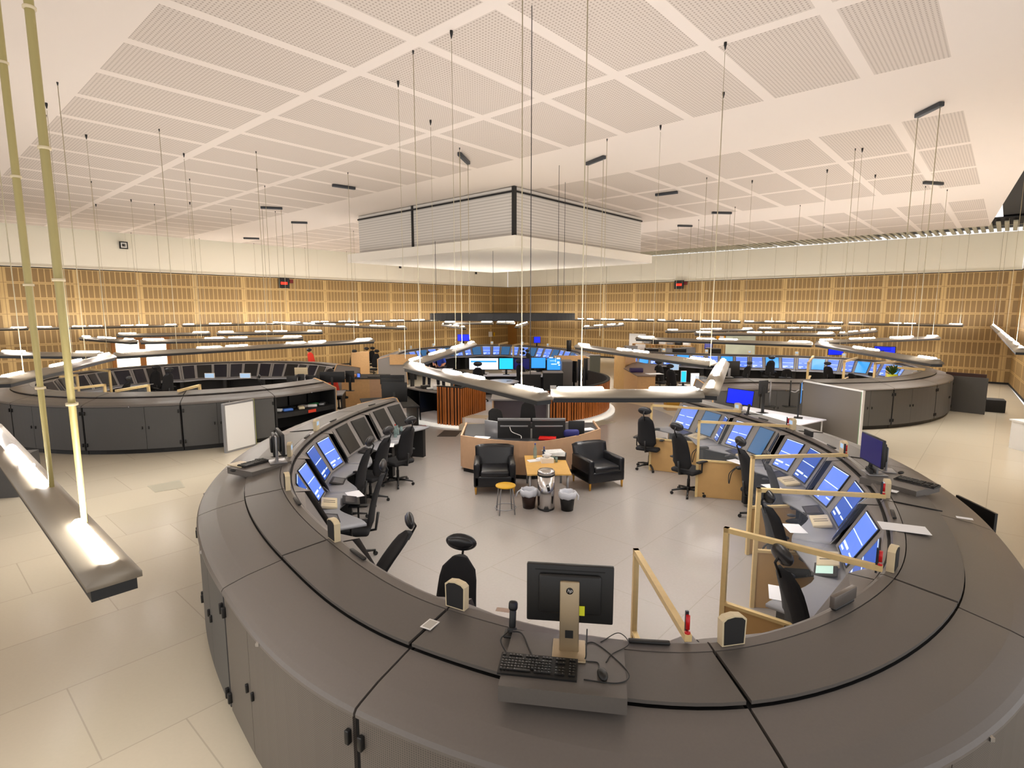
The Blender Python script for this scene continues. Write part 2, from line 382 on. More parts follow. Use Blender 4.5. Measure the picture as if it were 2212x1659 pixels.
def make_unit(ring,i,label,group,scr,doors=True,perf=False,deskdepth=.27,desk=True,flip=None,detail=2,openfront=False,cells=None,e0=False,e1=False):
    W=ring.W; t0,t1=i+.004,i+.996; o=ring.X(i+.5,.5,0); r=thing('console_unit',label,'console desk unit',o,0,group); O=o
    K=8 if detail>1 else 5
    q=MB()
    if openfront:
        ring.sweep(q,t0,t1,[(-.2,.1),(.1,.1),(.1,1.29),(-.05,1.29)],K)
        ring.sweep(q,t0,t1,[(.1,.1),(W-.04,.1),(W-.04,.13),(.1,.13)],K)
        ring.sweep(q,t0,t1,[(.1,.58),(W-.04,.58),(W-.04,.70),(.1,.70)],K)
        for tt in (t0,t1-.02): ring.sweep(q,tt,tt+.02,[(.1,.1),(W-.03,.1),(W-.03,1.19),(.1,1.28)],1)
    else:
        ring.sweep(q,t0,t1,[(-.22,.1),(W-.035,.1),(W-.035,1.18),(.47*W,1.29),(-.0,1.33),(-.05,1.33),(-.22,.8)],K)
    q.build('carcass',M_dk,r,org=O)
    q=MB(); ring.sweep(q,t0,t1,[(-.15,0),(W-.09,0),(W-.09,.1),(-.15,.1)],K); q.build('plinth',M_blk,r,org=O)
    q=MB(); ring.sweep(q,t0,t1,[(.5*W+.004,1.312),(.8*W,1.262),(W-.05,1.222),(W-.012,1.208),(W+.004,1.185),(W+.004,1.165),(W-.04,1.165),(.5*W+.004,1.275)],K*2,0); lid=q.build('sloped_lid',M_lid,r,org=O)
    q=MB(); ring.sweep(q,t0+.003,t1-.003,[(.088,1.383),(.495*W,1.350),(.495*W,1.328),(.088,1.36)],K*2); q.build('raised_panel',M_top,r,org=O)
    q=MB(); ring.sweep(q,t0,t1,[(-.03,1.36),(-.015,1.385),(.01,1.393),(.08,1.385),(.08,1.35),(-.03,1.345)],K*2); q.build('inner_rim',M_lid,r,org=O)
    q=MB(); q.box(-.012,.012,-.02,.006,-.012,.012,M=Matrix.Translation(ring.X(i+.5,W+.002,1.175))); q.build('rim_stud',M_chrome,r,org=O)
    if doors and not openfront:
        for a,b_ in ((.012,.36),(.364,.988)) if i%2 else ((.012,.64),(.644,.988)):
            q=MB(); ring.sweep(q,i+a,i+b_,[(W-.034,.12),(W-.008,.12),(W-.008,1.155),(W-.034,1.155)],K,smooth=False)
            dr=q.build('door',M_perf if perf else M_door,r,org=O)
            if detail>0:
                for zz in (.25,1.02):
                    q=MB(); tt=i+a+.012 if a<.1 else i+b_-.012
                    c0=ring.X(tt,W-.006,zz); n=(ring.X(tt,W+.5,zz)-c0).normalized(); rz=math.atan2(n.y,n.x)
                    q.rbox(-.004,.03,-.016,.016,-.045,.045,.006,M=Matrix.Translation(c0)@Matrix.Rotation(rz,4,'Z')); q.build('hinge',M_blk,dr,org=O)
                tt=i+(b_-.03 if a<.1 else a+.03); c0=ring.X(tt,W-.006,.65); n=(ring.X(tt,W+.5,.65)-c0).normalized()
                MB().rbox(-.004,.02,-.012,.012,-.035,.035,.006,M=Matrix.Translation(c0)@Matrix.Rotation(math.atan2(n.y,n.x),4,'Z')).build('lock',M_blk,dr,org=O)
    # inner monitor face: three facets
    if scr:
        wi=-.13; C=(i+.5); cuts=[(0,0,.20,wi*1.3,0),(0,.20,.63,0,0),(0,.63,1.0,0,wi*.7)] if flip else ([(0,0,.36,wi*.7,0),(0,.36,.80,0,0),(0,.80,1.0,0,wi*1.3)] if flip is False else [(0,.0,.34,wi,0),(0,.34,.70,0,0),(0,.70,1.0,0,wi)])
        bz,tz=.78,1.31; ob,ot=-.36,-.07
        q=MB(); fac=[]
        for _,u0,u1,d0,d1 in cuts:
            ta=t0+(t1-t0)*u0; tb=t0+(t1-t0)*u1
            tl=ring.X(ta,ot+d0,tz); tr=ring.X(tb,ot+d1,tz); bl=ring.X(ta,ob+d0*.8,bz); br=ring.X(tb,ob+d1*.8,bz)
            tlb=ring.X(ta,.0,tz+.02); trb=ring.X(tb,.0,tz+.02)
            q.add([tl,tr,br,bl,tlb,trb],[(0,1,2,3),(0,4,5,1)])
            inn=ring.X((ta+tb)/2,-2,1)-ring.X((ta+tb)/2,0,1); fac.append((tl,tr,bl,br,inn))
        q.build('monitor_panel',M_grey,r,org=O)
        us=[(.22,.86),(.16,.78),(.12,.80)] if flip else [(.15,.85),(.14,.76),(.2,.8)] if flip is False else [(.15,.9),(.12,.88),(.12,.85)] if detail else [(.15,.85)]*3
        for k,(fc,nm) in enumerate(zip(fac,scr)):
            if nm is None: continue
            u0,u1=us[k]
            q=MB(); facet_screen(q,fc,u0-.03,u1+.03,.05,.95,.004,1,.01); facet_screen(q,fc,u0,u1,.08,.93,.014,0,.003)
            mats=[M_lcd[nm],M_blk,mat('screen_mark','c8dcff',.4,emi=1.2)]
            if nm in ('light','deep') and detail:
                facet_screen(q,fc,u0+.02,u1-.02,.53,.55,.018,2,.001); facet_screen(q,fc,u0+.02,u0+.2,.22,.25,.018,2,.001); facet_screen(q,fc,u1-.36,u1-.03,.22,.27,.018,2,.001)
                facet_screen(q,fc,u1-.22,u1-.05,.13,.17,.018,2,.001); facet_screen(q,fc,u0,u1,.915,.93,.018,2,.001)
            q.build('screen',mats,r,org=O)
        if not desk: return r
        q=MB(); k=16; rows=[]
        for j in range(k+1):
            u=j/k; t=t0+(t1-t0)*u; D=deskdepth+.26*abs(math.cos(PI*u))**1.6
            rows.append([ring.X(t,-.12,.77),ring.X(t,-.36-D,.77),ring.X(t,-.36-D,.738),ring.X(t,-.12,.738)])
        q.loft(rows,0); q.build('desktop',M_desk,r,org=O)
        q=MB(); ring.sweep(q,i+.02,i+.1,[(-.25,.06),(-.80,.06),(-.80,.735),(-.25,.735)],2); q.build('pedestal',M_dk,r,org=O)
    for fl,tt in ((e0,i-.012),(e1,i+1.0)):
        if fl:
            q=MB(); ring.sweep(q,tt,tt+.014,[(-.45,.0),(W,.0),(W+.01,1.2),(.5*W,1.32),(.03,1.41),(-.04,1.41),(-.40,.78)],1); q.build('end_panel',M_grey,r,org=O)
            q=MB()
            tt2=tt-.006 if fl==e0 and tt<i else tt+.014
            path=[(-.45,.03),(-.40,.78),(-.05,1.40),(.03,1.41),(.5*W,1.325),(W,1.21),(W,.03)]
            q.tube([ring.X(tt2,a,b_) for a,b_ in path],.02,4,smooth=False); q.build('birch_edging',M_wood,r,org=O)
    return r
m,nt,b,(X,Y,Z),tc=nmat('perforated_grey_steel',.5,.1)
geo=nt.nodes.new('ShaderNodeNewGeometry'); sp2=nt.nodes.new('ShaderNodeSeparateXYZ'); nt.links.new(geo.outputs['Position'],sp2.inputs[0]); gx=NX(nt,sp2.outputs[0])-.8; gy=NX(nt,sp2.outputs[1])-8.3; ar=gy.op('ARCTAN2',gx)*5.3; h=(ar.mod(.014)).lt(.007).mn((Z.mod(.014)).lt(.007)); c=mixc(nt,h*.6,'6a635c','2c2926'); nt.links.new(c,b.inputs['Base Color']); M_perf=m
# near ring, listed from its left open end anticlockwise as seen from above (through the front) to the right open end
NEAR=Ring([(-2.8,13.0),(-3.22,11.4),(-3.4,9.6),(-3.2,7.9),(-2.65,6.4),(-1.65,4.95),(-.42,3.77),(1.25,3.29),(2.97,4.21),(4.15,5.95),(4.80,7.8),(4.93,9.5),(4.65,11.1),(4.1,12.9)],.98)
ON=('deep','teal','light'); OFF=('off','off','off')
nscr=[OFF,OFF,('light','deep','off'),('light','deep',None),(None,None,None),(None,None,None),(None,None,None),(None,None,None),('teal','deep','light'),('deep','deep','light'),('off','deep','light'),('off','teal','light'),ON]
nlab=['at its left open end, with birch edging','with dark screens, next to the left open end','with one lit blue screen','beside the left platform','front left, before the left seam','at front left before two high-backed chairs','carrying the front monitor stand with the dark keyboard','between front monitor and timber frames','at right front corner, with the wide curved lid','under the large white sheet on the right','carrying the right monitor stand','with the tan timer box and small name plate','right open end, under the bright blue monitor']
for i in range(13):
    make_unit(NEAR,i,'grey console unit of the nearest ring, '+nlab[i],'console units of the nearest ring',nscr[i],perf=i in (5,6,7,8,9),desk=i not in (4,5,6,7),flip=i>7,e0=i==0,e1=i==12)
def arcpts(c,r,a0,a1,n,rx=None):
    rx=rx or r; return [(c[0]+rx*math.cos(R(a0+(a1-a0)*k/n)),c[1]+r*math.sin(R(a0+(a1-a0)*k/n))) for k in range(n+1)]
# left ring: from far right end over the back, left, front to the near right end
LEFT=Ring(arcpts((-10.15,18.35),4.32,38,338,13,4.45))
ll=['far right end','far right, by the red chair','back, below the small black sign','back right, with black screens','back middle','back left, in front of the lit glass doors','far left','left side','front left, hidden by the hanging cables','front, left of the cabinet doors','front middle','front right, behind the leaning whiteboard','open equipment bay at its front right end']
for i in range(13):
    make_unit(LEFT,i,'grey console unit of the left ring: '+ll[i],'console units of the left ring',('offnavy','off','offnavy') if i<9 else ((None,None,None)),detail=1,openfront=i==12,e0=i==0,e1=i==12)
RIGHT=Ring([(5.6,16.6),(7.2,16.9),(9.0,16.7),(10.9,16.95),(12.6,17.75),(14.1,19.1),(15.1,20.8),(15.35,22.6),(14.5,24.2),(13.0,25.3),(11.1,25.9),(9.3,26.5),(7.5,27.4),(6.0,28.2)],.95)
rl=['near left end behind the stacked open cabinets','front left, carrying the back-turned monitor','behind the tall grey divider','front middle','front right with lid seam','right side near the yellow plant pot','right end by the dark cabinet door','far right','back right under the right blue monitor','back, under the left blue monitor','back middle below the wall map','back left of the wall map','back left','far left end']
for i in range(13):
    make_unit(RIGHT,i,'grey console unit of the right ring, '+rl[i],'console units of the right ring',('light','sky','light') if i>5 else (None,None,None),detail=1,e0=i==0,e1=i==12)
FAR=Ring([(3.0,25.0),(3.35,27.2),(3.0,29.4),(2.0,31.2),(.6,32.6),(-1.2,33.2),(-3.0,32.6),(-4.4,31.2),(-5.3,29.2),(-5.5,27.2),(-5.3,25.6)],.9)
fl=['right end with birch screen','right side with two dark tablets','back right under a blue monitor','back right between timber frames','back right of centre','back centre','back left of centre','back left','left behind the two people','left end with birch screen']
for i in range(10):
    make_unit(FAR,i,'grey console unit of the far ring, '+fl[i],'console units of the far ring',('light','teal','light'),detail=1,e0=i==0,e1=i==9)
# ---------- hanging luminaires ----------
M_cable=mat('steel_cable','b9ae92',.5,.3); M_flat=mat('beige_flat_cable','a89a62',.5)
def luminaire(A,B,z,label,group='suspended strip lights',cab=(.12,.88),W=.2,tubes=None,cr_=.0055,under=True,light=True,Lt=.47,canopy=None,cmat=None,rings_=False):
    A=Vector((A[0],A[1],z)); B=Vector((B[0],B[1],z)); d=B-A; L=d.length; ang=math.atan2(d.y,d.x)
    r=thing('strip_light',label,'hanging light',A,ang,group)
    h=W*.36; q=MB()
    prof=[(-W/2,0),(-W/2,.02),(-W*.27,h*.8),(-W*.2,h),(W*.2,h),(W*.27,h*.8),(W/2,.02),(W/2,0)]
    q.loft([[(x,y,zz) for y,zz in prof] for x in (0,L)]); q.build('housing',M_lum,r)
    MB().box(.02,L-.02,-W*.42,W*.42,-.045,0).build('louvre',M_blk,r)
    nm=max(1,round(L/2.0)); ml=L/nm; tl=min(Lt,ml*.4)
    for k in range(nm):
        for x0 in (k*ml+.06,k*ml+ml-.06-tl):
            MB().rbox(x0,x0+tl,-W*.13,W*.13,h-.004,h+.03,.012,seg=1).build('fluorescent_tube',M_tube,r)
        MB().box(k*ml+ml-.05,k*ml+ml-.02,-W*.22,W*.22,h,h+.012).build('clip',M_wht,r)
    for u in cab:
        c=MB(); c.tube([(u*L,0,h),(u*L,0,LZ-z)],cr_,6)
        if rings_:
            for zz in range(1,9): c.lathe([(cr_*1.6,h+zz*.48),(cr_*1.6,h+zz*.48+.02)],10,1,c=(u*L,0))
        c.build('cable',[cmat or M_cable,M_wht],r)
        MB().lathe([(.006,LZ-z-.05),(.014,LZ-z-.01),(.014,LZ-z)],6,c=(u*L,0)).build('ceiling_anchor',M_blk,r)
    if light:
        ld=bpy.data.lights.new('strip_down','AREA'); ld.shape='RECTANGLE'; ld.size=L*.9; ld.size_y=W*.6; ld.energy=DOWN_W*L; ld.color=(1,.96,.92); ld.spread=R(120)
        lo=bpy.data.objects.new('down_light',ld); COL.objects.link(lo); lo.parent=r; lo.location=(L/2,0,-.05)
    return r
ZL=2.62
def P2(x,y,z=ZL): p=at(x,y,z); return (p.x,p.y)
def lm(a,b,label,z=ZL,**k): return luminaire(P2(*a,z),P2(*b,z),z,label,**k)
lm((250,1262),(-25,925),'long strip light at left edge hanging nearest, with one big lit tube at its end',cab=(),W=.15)
NL=bpy.data.objects[-1] if False else None
lm((884,795),(1178,865),'strip light over the centre of the near ring, slanting down to the right')
lm((1190,857),(1515,857),'level strip light crossing in front of the wood-slat tower',cab=(.2,))
lm((1530,855),(1562,787),'short strip light seen end-on right of the level one',cab=())
lm((884,790),(1022,745),'strip light rising right above the far people',cab=(.75,))
lm((1248,750),(1540,790),'strip light slanting over the gap right of the tower',cab=(.25,))
lm((238,773),(2,830),'strip light over the left ring, nearest of that ring',cab=(.3,.85))
lm((248,770),(805,738),'longest strip light running over the left ring to the red chair',cab=(.18,.5,.9))
lm((0,768),(222,770),'strip light at the left frame edge over the left ring',cab=(.7,))
lm((178,732),(290,740),'short strip light with dark underside left of the lit glass doors',cab=(.5,))
lm((303,740),(655,732),'dark-bottomed strip light above the lit glass doors',cab=(.35,.8))
lm((252,726),(455,722),'dark-bottomed strip light, rear left of the left ring',cab=(.5,))
lm((468,722),(698,719),'dark-bottomed strip light, rear right of the left ring',cab=(.2,.6))
lm((590,699),(876,710),'thin distant strip light ending left of the tower',z=2.7,cab=(.7,))
lm((1375,733),(1755,746),'long strip light over the left part of the right ring',cab=(.4,))
lm((1768,745),(2025,787),'strip light over the right ring slanting down to the right',cab=(.25,))
lm((1768,741),(2025,731),'strip light over the right ring rising to the right',cab=(.75,.95))
lm((1440,717),(1625,713),'dark-bottomed strip light, rear left of the right ring',cab=(.3,))
lm((1638,712),(1818,712),'dark-bottomed strip light, rear middle of the right ring',cab=(.7,))
lm((1500,722),(1803,724),'dark-bottomed strip light, centre of the right ring',cab=(.25,.7))
lm((1814,724),(1890,715),'short dark-bottomed strip light at right of the right ring',cab=())
lm((1262,709),(1345,702),'thin distant strip light right of the round black lamp',z=2.7,cab=(.5,))
lm((957,702),(1003,710),'small far strip light under the left of the round black lamp',z=2.7,cab=())
lm((958,699),(1066,699),'small far strip light behind the centre of the round black lamp',z=2.85,cab=())
lm((1072,699),(1113,699),'shortest far strip light behind the round black lamp',z=2.85,cab=())
lm((1116,707),(1138,699),'small far strip light under the right of the round black lamp',z=2.7,cab=(.1,))
def lw(A,B,label,z=2.72,**k): return luminaire((A.x,A.y),(B.x,B.y),z,label,**k)
for k,(a0_,a1_) in enumerate(((3.5,8.4),(8.6,13.9),(14.1,19.4),(19.6,24.7),(24.9,29.6))):
    lw(AB(a0_,1.15),AB(a1_,1.15),'thin distant strip light along the right wall, %s from the far corner'%ORD[k],cab=(.3,.8) if k<4 else (.3,.97))
for k,(b0_,b1_) in enumerate(((3.5,8.4),(8.6,13.9),(14.1,19.4),(19.6,24.9),(25.1,30.4),(30.6,34.5))):
    lw(AB(1.15,b0_),AB(1.15,b1_),'thin distant strip light along the left wall, %s from the far corner'%ORD[k],z=2.68,cab=(.3,.8))
lw(Vector((21.9,25.4,0)),Vector((15.4,17.5,0)),'strip light at the right frame edge, lit tubes seen along its length',cab=(.02,.5))
lw(Vector((15.3,17.4,0)),Vector((9.2,10.0,0)),'strip light cut by the right frame edge, nearest along the side wall',cab=(.3,.8))
# two thick flat cables at the left carry the nearest strip light
for px,lab in ((185,'nearest thick beige cable, ending above the big lit tube'),(113,'second thick beige cable at the left edge')):
    e=at(183,1128,2.68) if px==185 else at(112,1052,2.68)
    t=thing('suspension_cable','%s of the hanging strip light'%lab,'cable',e)
    q=MB(); q.tube([(0,0,0),(.0,0,1.0),(0,0,LZ-e.z)],[.010,.0145,.0145],8); q.build('cord',M_flat,t)
    for k in range(1,9): MB().lathe([(.020,k*.46),(.020,k*.46+.01)],10).build('cable_tie',M_cream,t)
# round black lamp ring
c=Vector((-.25,15.0,3.3)); t=thing('round_lamp','large flat black ring lamp hanging over the wood-slat tower','hanging light',c)
q=MB(); n=64; ro,ri=1.93,1.72; Hh=.085
q.loft([[(r_*math.cos(2*PI*k/n),r_*math.sin(2*PI*k/n),z_) for r_,z_ in ((ri,-Hh),(ro,-Hh),(ro,Hh),(ri,Hh))] for k in range(n+1)],0,False); q.build('ring',M_dk,t)
MB().lathe([(1.7,-.03),(1.7,-.02)],48).build('diffuser',mat('soft_diffuser','fff4dd',.5,emi=.6),t)
for a in (100,200,320,20): MB().tube([(1.8*math.cos(R(a)),1.8*math.sin(R(a)),.08),(1.8*math.cos(R(a)),1.8*math.sin(R(a)),LZ-3.32 if a not in (100,200) else 1.9)],.006,6).build('rod',M_blk,t)
# ceiling canopies: dark bars with twin cables
for (x0,y0,x1,y1,lab,drop) in ((1980,252,2035,225,'nearest right, by the frame edge',3.9),(1996,395,2036,398,'small one on the right',0),(1268,355,1306,340,'right of the pleated box corner',4.0),(992,333,1012,353,'left of the pleated box corner',4.1),(718,401,767,408,'upper left of the pleated box',0),(1416,422,1464,416,'right of the pleated box',0),(563,449,610,451,'left, with two long drop cables',3.5),(629,481,664,482,'left, smaller and farther',3.2),(1538,460,1580,461,'right, with two long drop cables',3.4),(1464,488,1495,489,'right, smaller and farther',3.2),(526,515,560,516,'farthest left near the wall',0)):
    A=at(x0,y0,LZ-.05); B=at(x1,y1,LZ-.05); d=B-A; t=thing('ceiling_canopy','dark ceiling canopy bar, '+lab,'light fitting',A,math.atan2(d.y,d.x),'ceiling canopy bars')
    MB().rbox(0,d.length,-.045,.045,-.03,.045,.01).build('bar',mat('graphite_metal','3c3f44',.45,.3),t)
    if drop:
        for u in (.06,.94): MB().tube([(d.length*u,0,-.02),(d.length*u,0,-drop)],.007,5).build('cable',M_cable,t)
# thin single drop wires with cone anchors
for i,(x,y,L_,lab) in enumerate(((975,70,4.2,'left of the box, largest cone'),(860,178,4.2,'above left of the box'),(930,262,4.1,'between the box and the upper cone'),(1567,95,4.2,'upper right, larger cone'),(1563,202,4.2,'upper right, lower cone'),(1427,273,4.1,'right of the box corner'),(186,293,4.2,'left perforated panels'),(397,333,4.2,'left of centre panels'),(555,366,4.2,'left panels near the canopy bars'),(100,225,4.2,'beside the thick cables'),(1863,322,4.2,'right panels'),(1787,368,4.0,'right panels, lower'),(1891,379,4.0,'right panels, rightmost'),(1625,391,4.0,'right panels, left'),(410,438,4.0,'far left panels'),(283,432,4.0,'far left panels, leftmost'),(207,442,4.0,'far left panels, edge'))):
    A=at(x,y,LZ-.02); t=thing('drop_wire','thin drop wire with black cone anchor, '+lab,'cable',A,0,'thin drop wires')
    MB().lathe([(.006,-.07),(.02,-.01),(.02,.02)],8).build('cone_anchor',M_blk,t); MB().tube([(0,0,-.1),(0,0,-L_)],.0035,5).build('wire',M_cable,t)
A=Vector((at(1149,0,6.9).x,at(1149,0,6.9).y,LZ)); 
t=thing('drop_wire','long thin wire crossing the box right of its corner down to the ring lamp','cable',at(1149,12,6.9),0,'thin drop wires'); MB().tube([(0,0,0),(0,0,-4.2)],.005,5).build('wire',M_blk,t)
# ---------- chairs ----------
def blade(mb,w0,w1,h0,h1,y0,y1,th,mi=0,curve=.03,n=8,M=None):
    rows=[]
    for i in range(n+1):
        u=i/n; wd=w0+(w1-w0)*u; wd*=(1-.55*max(0,(u-.8)/.2)**2)*(1-.3*max(0,(.12-u)/.12)**2); z=h0+(h1-h0)*u; y=y0+(y1-y0)*u-curve*math.sin(PI*u)*-1
        pts=[]
        for k in range(10):
            a=2*PI*k/10; pts.append((math.cos(a)*wd/2*(1 if abs(math.cos(a))<.9 else .98),y+math.sin(a)*th/2-.04*(abs(math.cos(a))**2)*-1,z))
        rows.append(pts)
    return mb.loft(rows,mi,True,M)
def make_chair(back=M_fab,head=True,arms=True,seat=M_fab,badge=True,hi=.68,tilt=.18):
    t=thing('office_chair','chair','chair')
    q=MB()
    for k in range(5):
        a=R(72*k+15); q.tube([(0,0,.11),(math.cos(a)*.16,math.sin(a)*.16,.105),(math.cos(a)*.31,math.sin(a)*.31,.075)],[.03,.022,.016],6)
    q.lathe([(.04,.08),(.045,.13),(.03,.16)],10); q.build('star_base',M_blk,t)
    for k in range(5):
        a=R(72*k+15); MB().tube([(math.cos(a)*.31-.02*math.sin(a),math.sin(a)*.31+.02*math.cos(a),.03),(math.cos(a)*.31+.02*math.sin(a),math.sin(a)*.31-.02*math.cos(a),.03)],.03,8).build('caster',M_blk,t)
    MB().lathe([(.028,.14),(.028,.3),(.02,.31),(.02,.42),(.06,.43),(.06,.45)],10).build('gas_column',M_blk,t)
    MB().rbox(-.25,.25,-.24,.25,.44,.525,.04,seg=3).build('seat',seat,t)
    q=MB(); blade(q,.44,.34,.56,.56+hi,-.25,-.25-tilt,.06); bk=q.build('backrest',back,t)
    MB().tube([(0,-.1,.42),(0,-.3,.45),(0,-.34,.7)],.02,6).build('back_spine',M_blk,t)
    if badge: MB().sph((0,-.225-tilt*.62,.56+hi*.62),.022,n=6,sc=(1,.35,.8)).build('badge',M_wht,bk)
    if head:
        q=MB(); q.sph((0,-.25-tilt,.56+hi+.13),.15,n=12,sc=(1,.28,.55)); q.sph((0,-.225-tilt,.56+hi+.13),.13,n=8,sc=(1,.2,.42))
        hd=q.build('headrest',M_leather,t); MB().tube([(0,-.27-tilt*.9,.56+hi-.08),(0,-.31-tilt,.56+hi+.06),(0,-.26-tilt,.56+hi+.16)],.012,6).build('headrest_stem',M_blk,hd)
    if arms:
        for s in (-1,1):
            q=MB(); q.tube([(s*.2,-.02,.45),(s*.29,-.02,.5),(s*.29,-.02,.68)],.016,6); q.rbox(s*.29-.045,s*.29+.045,-.16,.12,.68,.715,.017); q.build('armrest',M_blk,t)
    return t
protoA=make_chair(); protoB=make_chair(arms=False,hi=.5); protoC=make_chair(head=False,arms=False,hi=.36,badge=False)
used=set()
def chair(p,face,label,kind='A',group='office chairs of the nearest ring',z=0):
    pr={'A':protoA,'B':protoB,'C':protoC,'R':protoA}[kind]; rz=math.atan2(face[1],face[0])-PI/2
    if kind not in used: used.add(kind); o=pr if kind!='R' else dup(pr)
    else: o=dup(pr)
    o.location=(p[0],p[1],z); o.rotation_euler=(0,0,rz); o['label']=label; o['group']=group; return o
def outdir(p,c=(.8,8.3)): v=Vector((p[0]-c[0],p[1]-c[1],0)); return v.normalized()
def chair_at(px,py,zz,label,kind='A',off=.3,c=(.8,8.3),face=None,**k):
    p=at(px,py,zz); f=Vector(face+(0,)).normalized() if face else outdir(p,c); p=p+f*off; return chair(p,f,label,kind,**k)
chair_at(885,915,1.3,'black mesh chair on casters beside the left open end of the nearest ring',off=.4)
chair_at(836,950,1.2,'black chair second from the left open end of the nearest ring',off=.4)
chair_at(750,1062,.5,'black chair third from the left end, in front of the blue screen',off=0,face=(-1,.15))
chair_at(764,1138,.5,'black chair with armrests, nearest the white desk on the left',off=0,face=(-.95,-.1))
ch5=make_chair(tilt=.42,hi=.6); pc=at(880,1120,1.3); ch5.location=(pc.x-.60,pc.y-.25,0); ch5.rotation_euler=(0,0,math.atan2(-.35,-1)-PI/2); ch5['label']='black high-backed chair reclined with a round headrest, beyond the left rim'; ch5['group']='office chairs of the nearest ring'
chair_at(994,1178,1.35,'black high-backed chair with upright headrest, behind the front tan timer box',off=.4,face=(-.25,-1))
chair_at(1395,893,1.3,'black chair behind the first timber screen at the right open end',off=.35)
chair_at(1462,935,1.25,'black chair between the two farthest tan boards, base fully visible',off=.42)
chair_at(1600,965,1.28,'black chair beyond the second tan board on the right',off=.42)
chair_at(1657,1002,1.25,'black chair behind the third timber frame on the right',off=.42)
chair_at(1668,1082,1.3,'black chair with visible armrest behind the fourth timber frame',off=.35,face=(1,.2))
chair_at(1706,1213,1.3,'black chair seen through the nearest large timber frame',off=.35,face=(1,.15))
# left ring chairs
LG='office chairs of the left ring'; LC=(-10.1,18.3)
for px,py,lab,kd in ((270,817,'black chair left of the two joined high-backed chairs','B'),(335,803,'tall black chair, left one of the joined pair in the left ring','A'),(362,808,'tall black chair, right one of the joined pair in the left ring','A'),(568,812,'black chair tipped back before the back right screens','B')):
    chair_at(px,py,1.2,lab,kd,off=.3,c=LC,group=LG)
mr=make_chair(back=M_red,arms=True,badge=False); rc=at(713,828,1.0); mr.location=(rc.x+.2,rc.y+.2,0); mr.rotation_euler=(0,0,R(-130)); mr['label']='office chair with a bright red backrest at the open end of the left ring'; mr['group']=LG
for px,py,lab in ((757,765,'black high-backed chair, leftmost of the four parked by the left wall'),(784,759,'black high-backed chair, second of the four parked by the left wall'),(797,758,'black high-backed chair, third of four by the left wall, partly hidden'),(806,765,'black chair with armrests, rightmost of the four parked by the left wall')):
    p=at(px,py,1.25); p=at(px,py,1.25) if p.y<36 else p; chair(p,(-.2,-1),lab,'A',group='chairs parked by the left wall')
r2=dup(mr,label='distant chair with red back beyond the rim of the left ring',group='chairs parked by the left wall'); p=at(678,768,1.1); r2.location=(p.x,p.y,0)
RG='office chairs of the right ring'; RC=(11,21.3)
for px,py,lab,kd in ((1615,783,'black chair with wide flat headrest right of the back-turned monitor','B'),(1665,780,'tall black chair turned sideways in the right ring','A'),(1700,793,'low black chair between the first and second timber post','C'),(1790,784,'black chair with small square headrest in the right ring','B'),(1842,802,'black chair with rounded low back in the right ring','C'),(1885,800,'dark chair with pale side right of the third timber post','C'),(1920,798,'black chair left of the yellow plant pot','C')):
    chair_at(px,py,1.2 if kd!='C' else 1.0,lab,kd,off=.3,c=RC,group=RG)
chair_at(1425,790,1.2,'black mesh chair beside the tan corner desk right of the tower',off=.2,c=(7,19),face=(.5,1),group=RG)
chair_at(1452,805,1.1,'black chair leaning beside the cluttered white desk',off=.2,face=(.6,.8),group=RG)
FG='office chairs of the far ring'
for px,py,lab,kd in ((985,745,'black chair right of the yellow timber post in the far ring','B'),(1015,752,'black chair left of the first far timber frame','C'),(1130,752,'tall black chair before the far right blue screens','B'),(1142,755,'second tall black chair before the far right blue screens','B'),(1180,765,'low black chair before the pair of bright map screens','C')):
    chair_at(px,py,1.25 if kd!='C' else 1.0,lab,kd,off=.3,c=(-1,28.5),group=FG)
# ---------- armchairs ----------
def make_armchair():
    t=thing('armchair','a','armchair')
    q=MB(); q.rbox(-.40,.40,-.38,.38,.14,.36,.03); 
    for s in (-1,1):
        q.rbox(s*.40-(.0 if s<0 else .12),s*.40+(.12 if s<0 else .0),-.36,.38,.14,.60,.035)
    q.build('arm_frame',M_leather,t)
    q=MB(); rows=[]
    for i in range(9):
        u=i/8; z=.36+u*.44; y=-.24-.13*u; hw=.37+.02*u; th=.075-.02*u
        rows.append([(math.cos(a)*hw if abs(math.cos(a))<.8 else math.copysign(hw,math.cos(a)),y+math.sin(a)*th*(1+.25*math.sin(3*a)),z-(.03 if (u==1 and abs(math.cos(a))>.8) else 0)) for a in [2*PI*k/16 for k in range(16)]])
    q.loft(rows); q.build('back_cushion',M_leather,t)
    MB().rbox(-.28,.28,-.22,.39,.33,.46,.045,seg=3).build('seat_cushion',M_leather,t)
    for x in (-.36,.36):
        for y in (-.33,.34): MB().tube([(x,y,.15),(x,y,0)],[.025,.017],8).build('leg',mat('oiled_oak','c58f2c',.45),t)
    return t
a1=make_armchair(); p=at(1066,1045,.15); a1.location=(-.34,10.55,0); a1.rotation_euler=(0,0,R(180+2)); a1['label']='black leather armchair left of the low table, facing the viewer'; a1['group']='leather armchairs'
a2=dup(a1,(1.72,10.85,0),R(180+22),'black leather armchair right of the low table, turned slightly','leather armchairs')
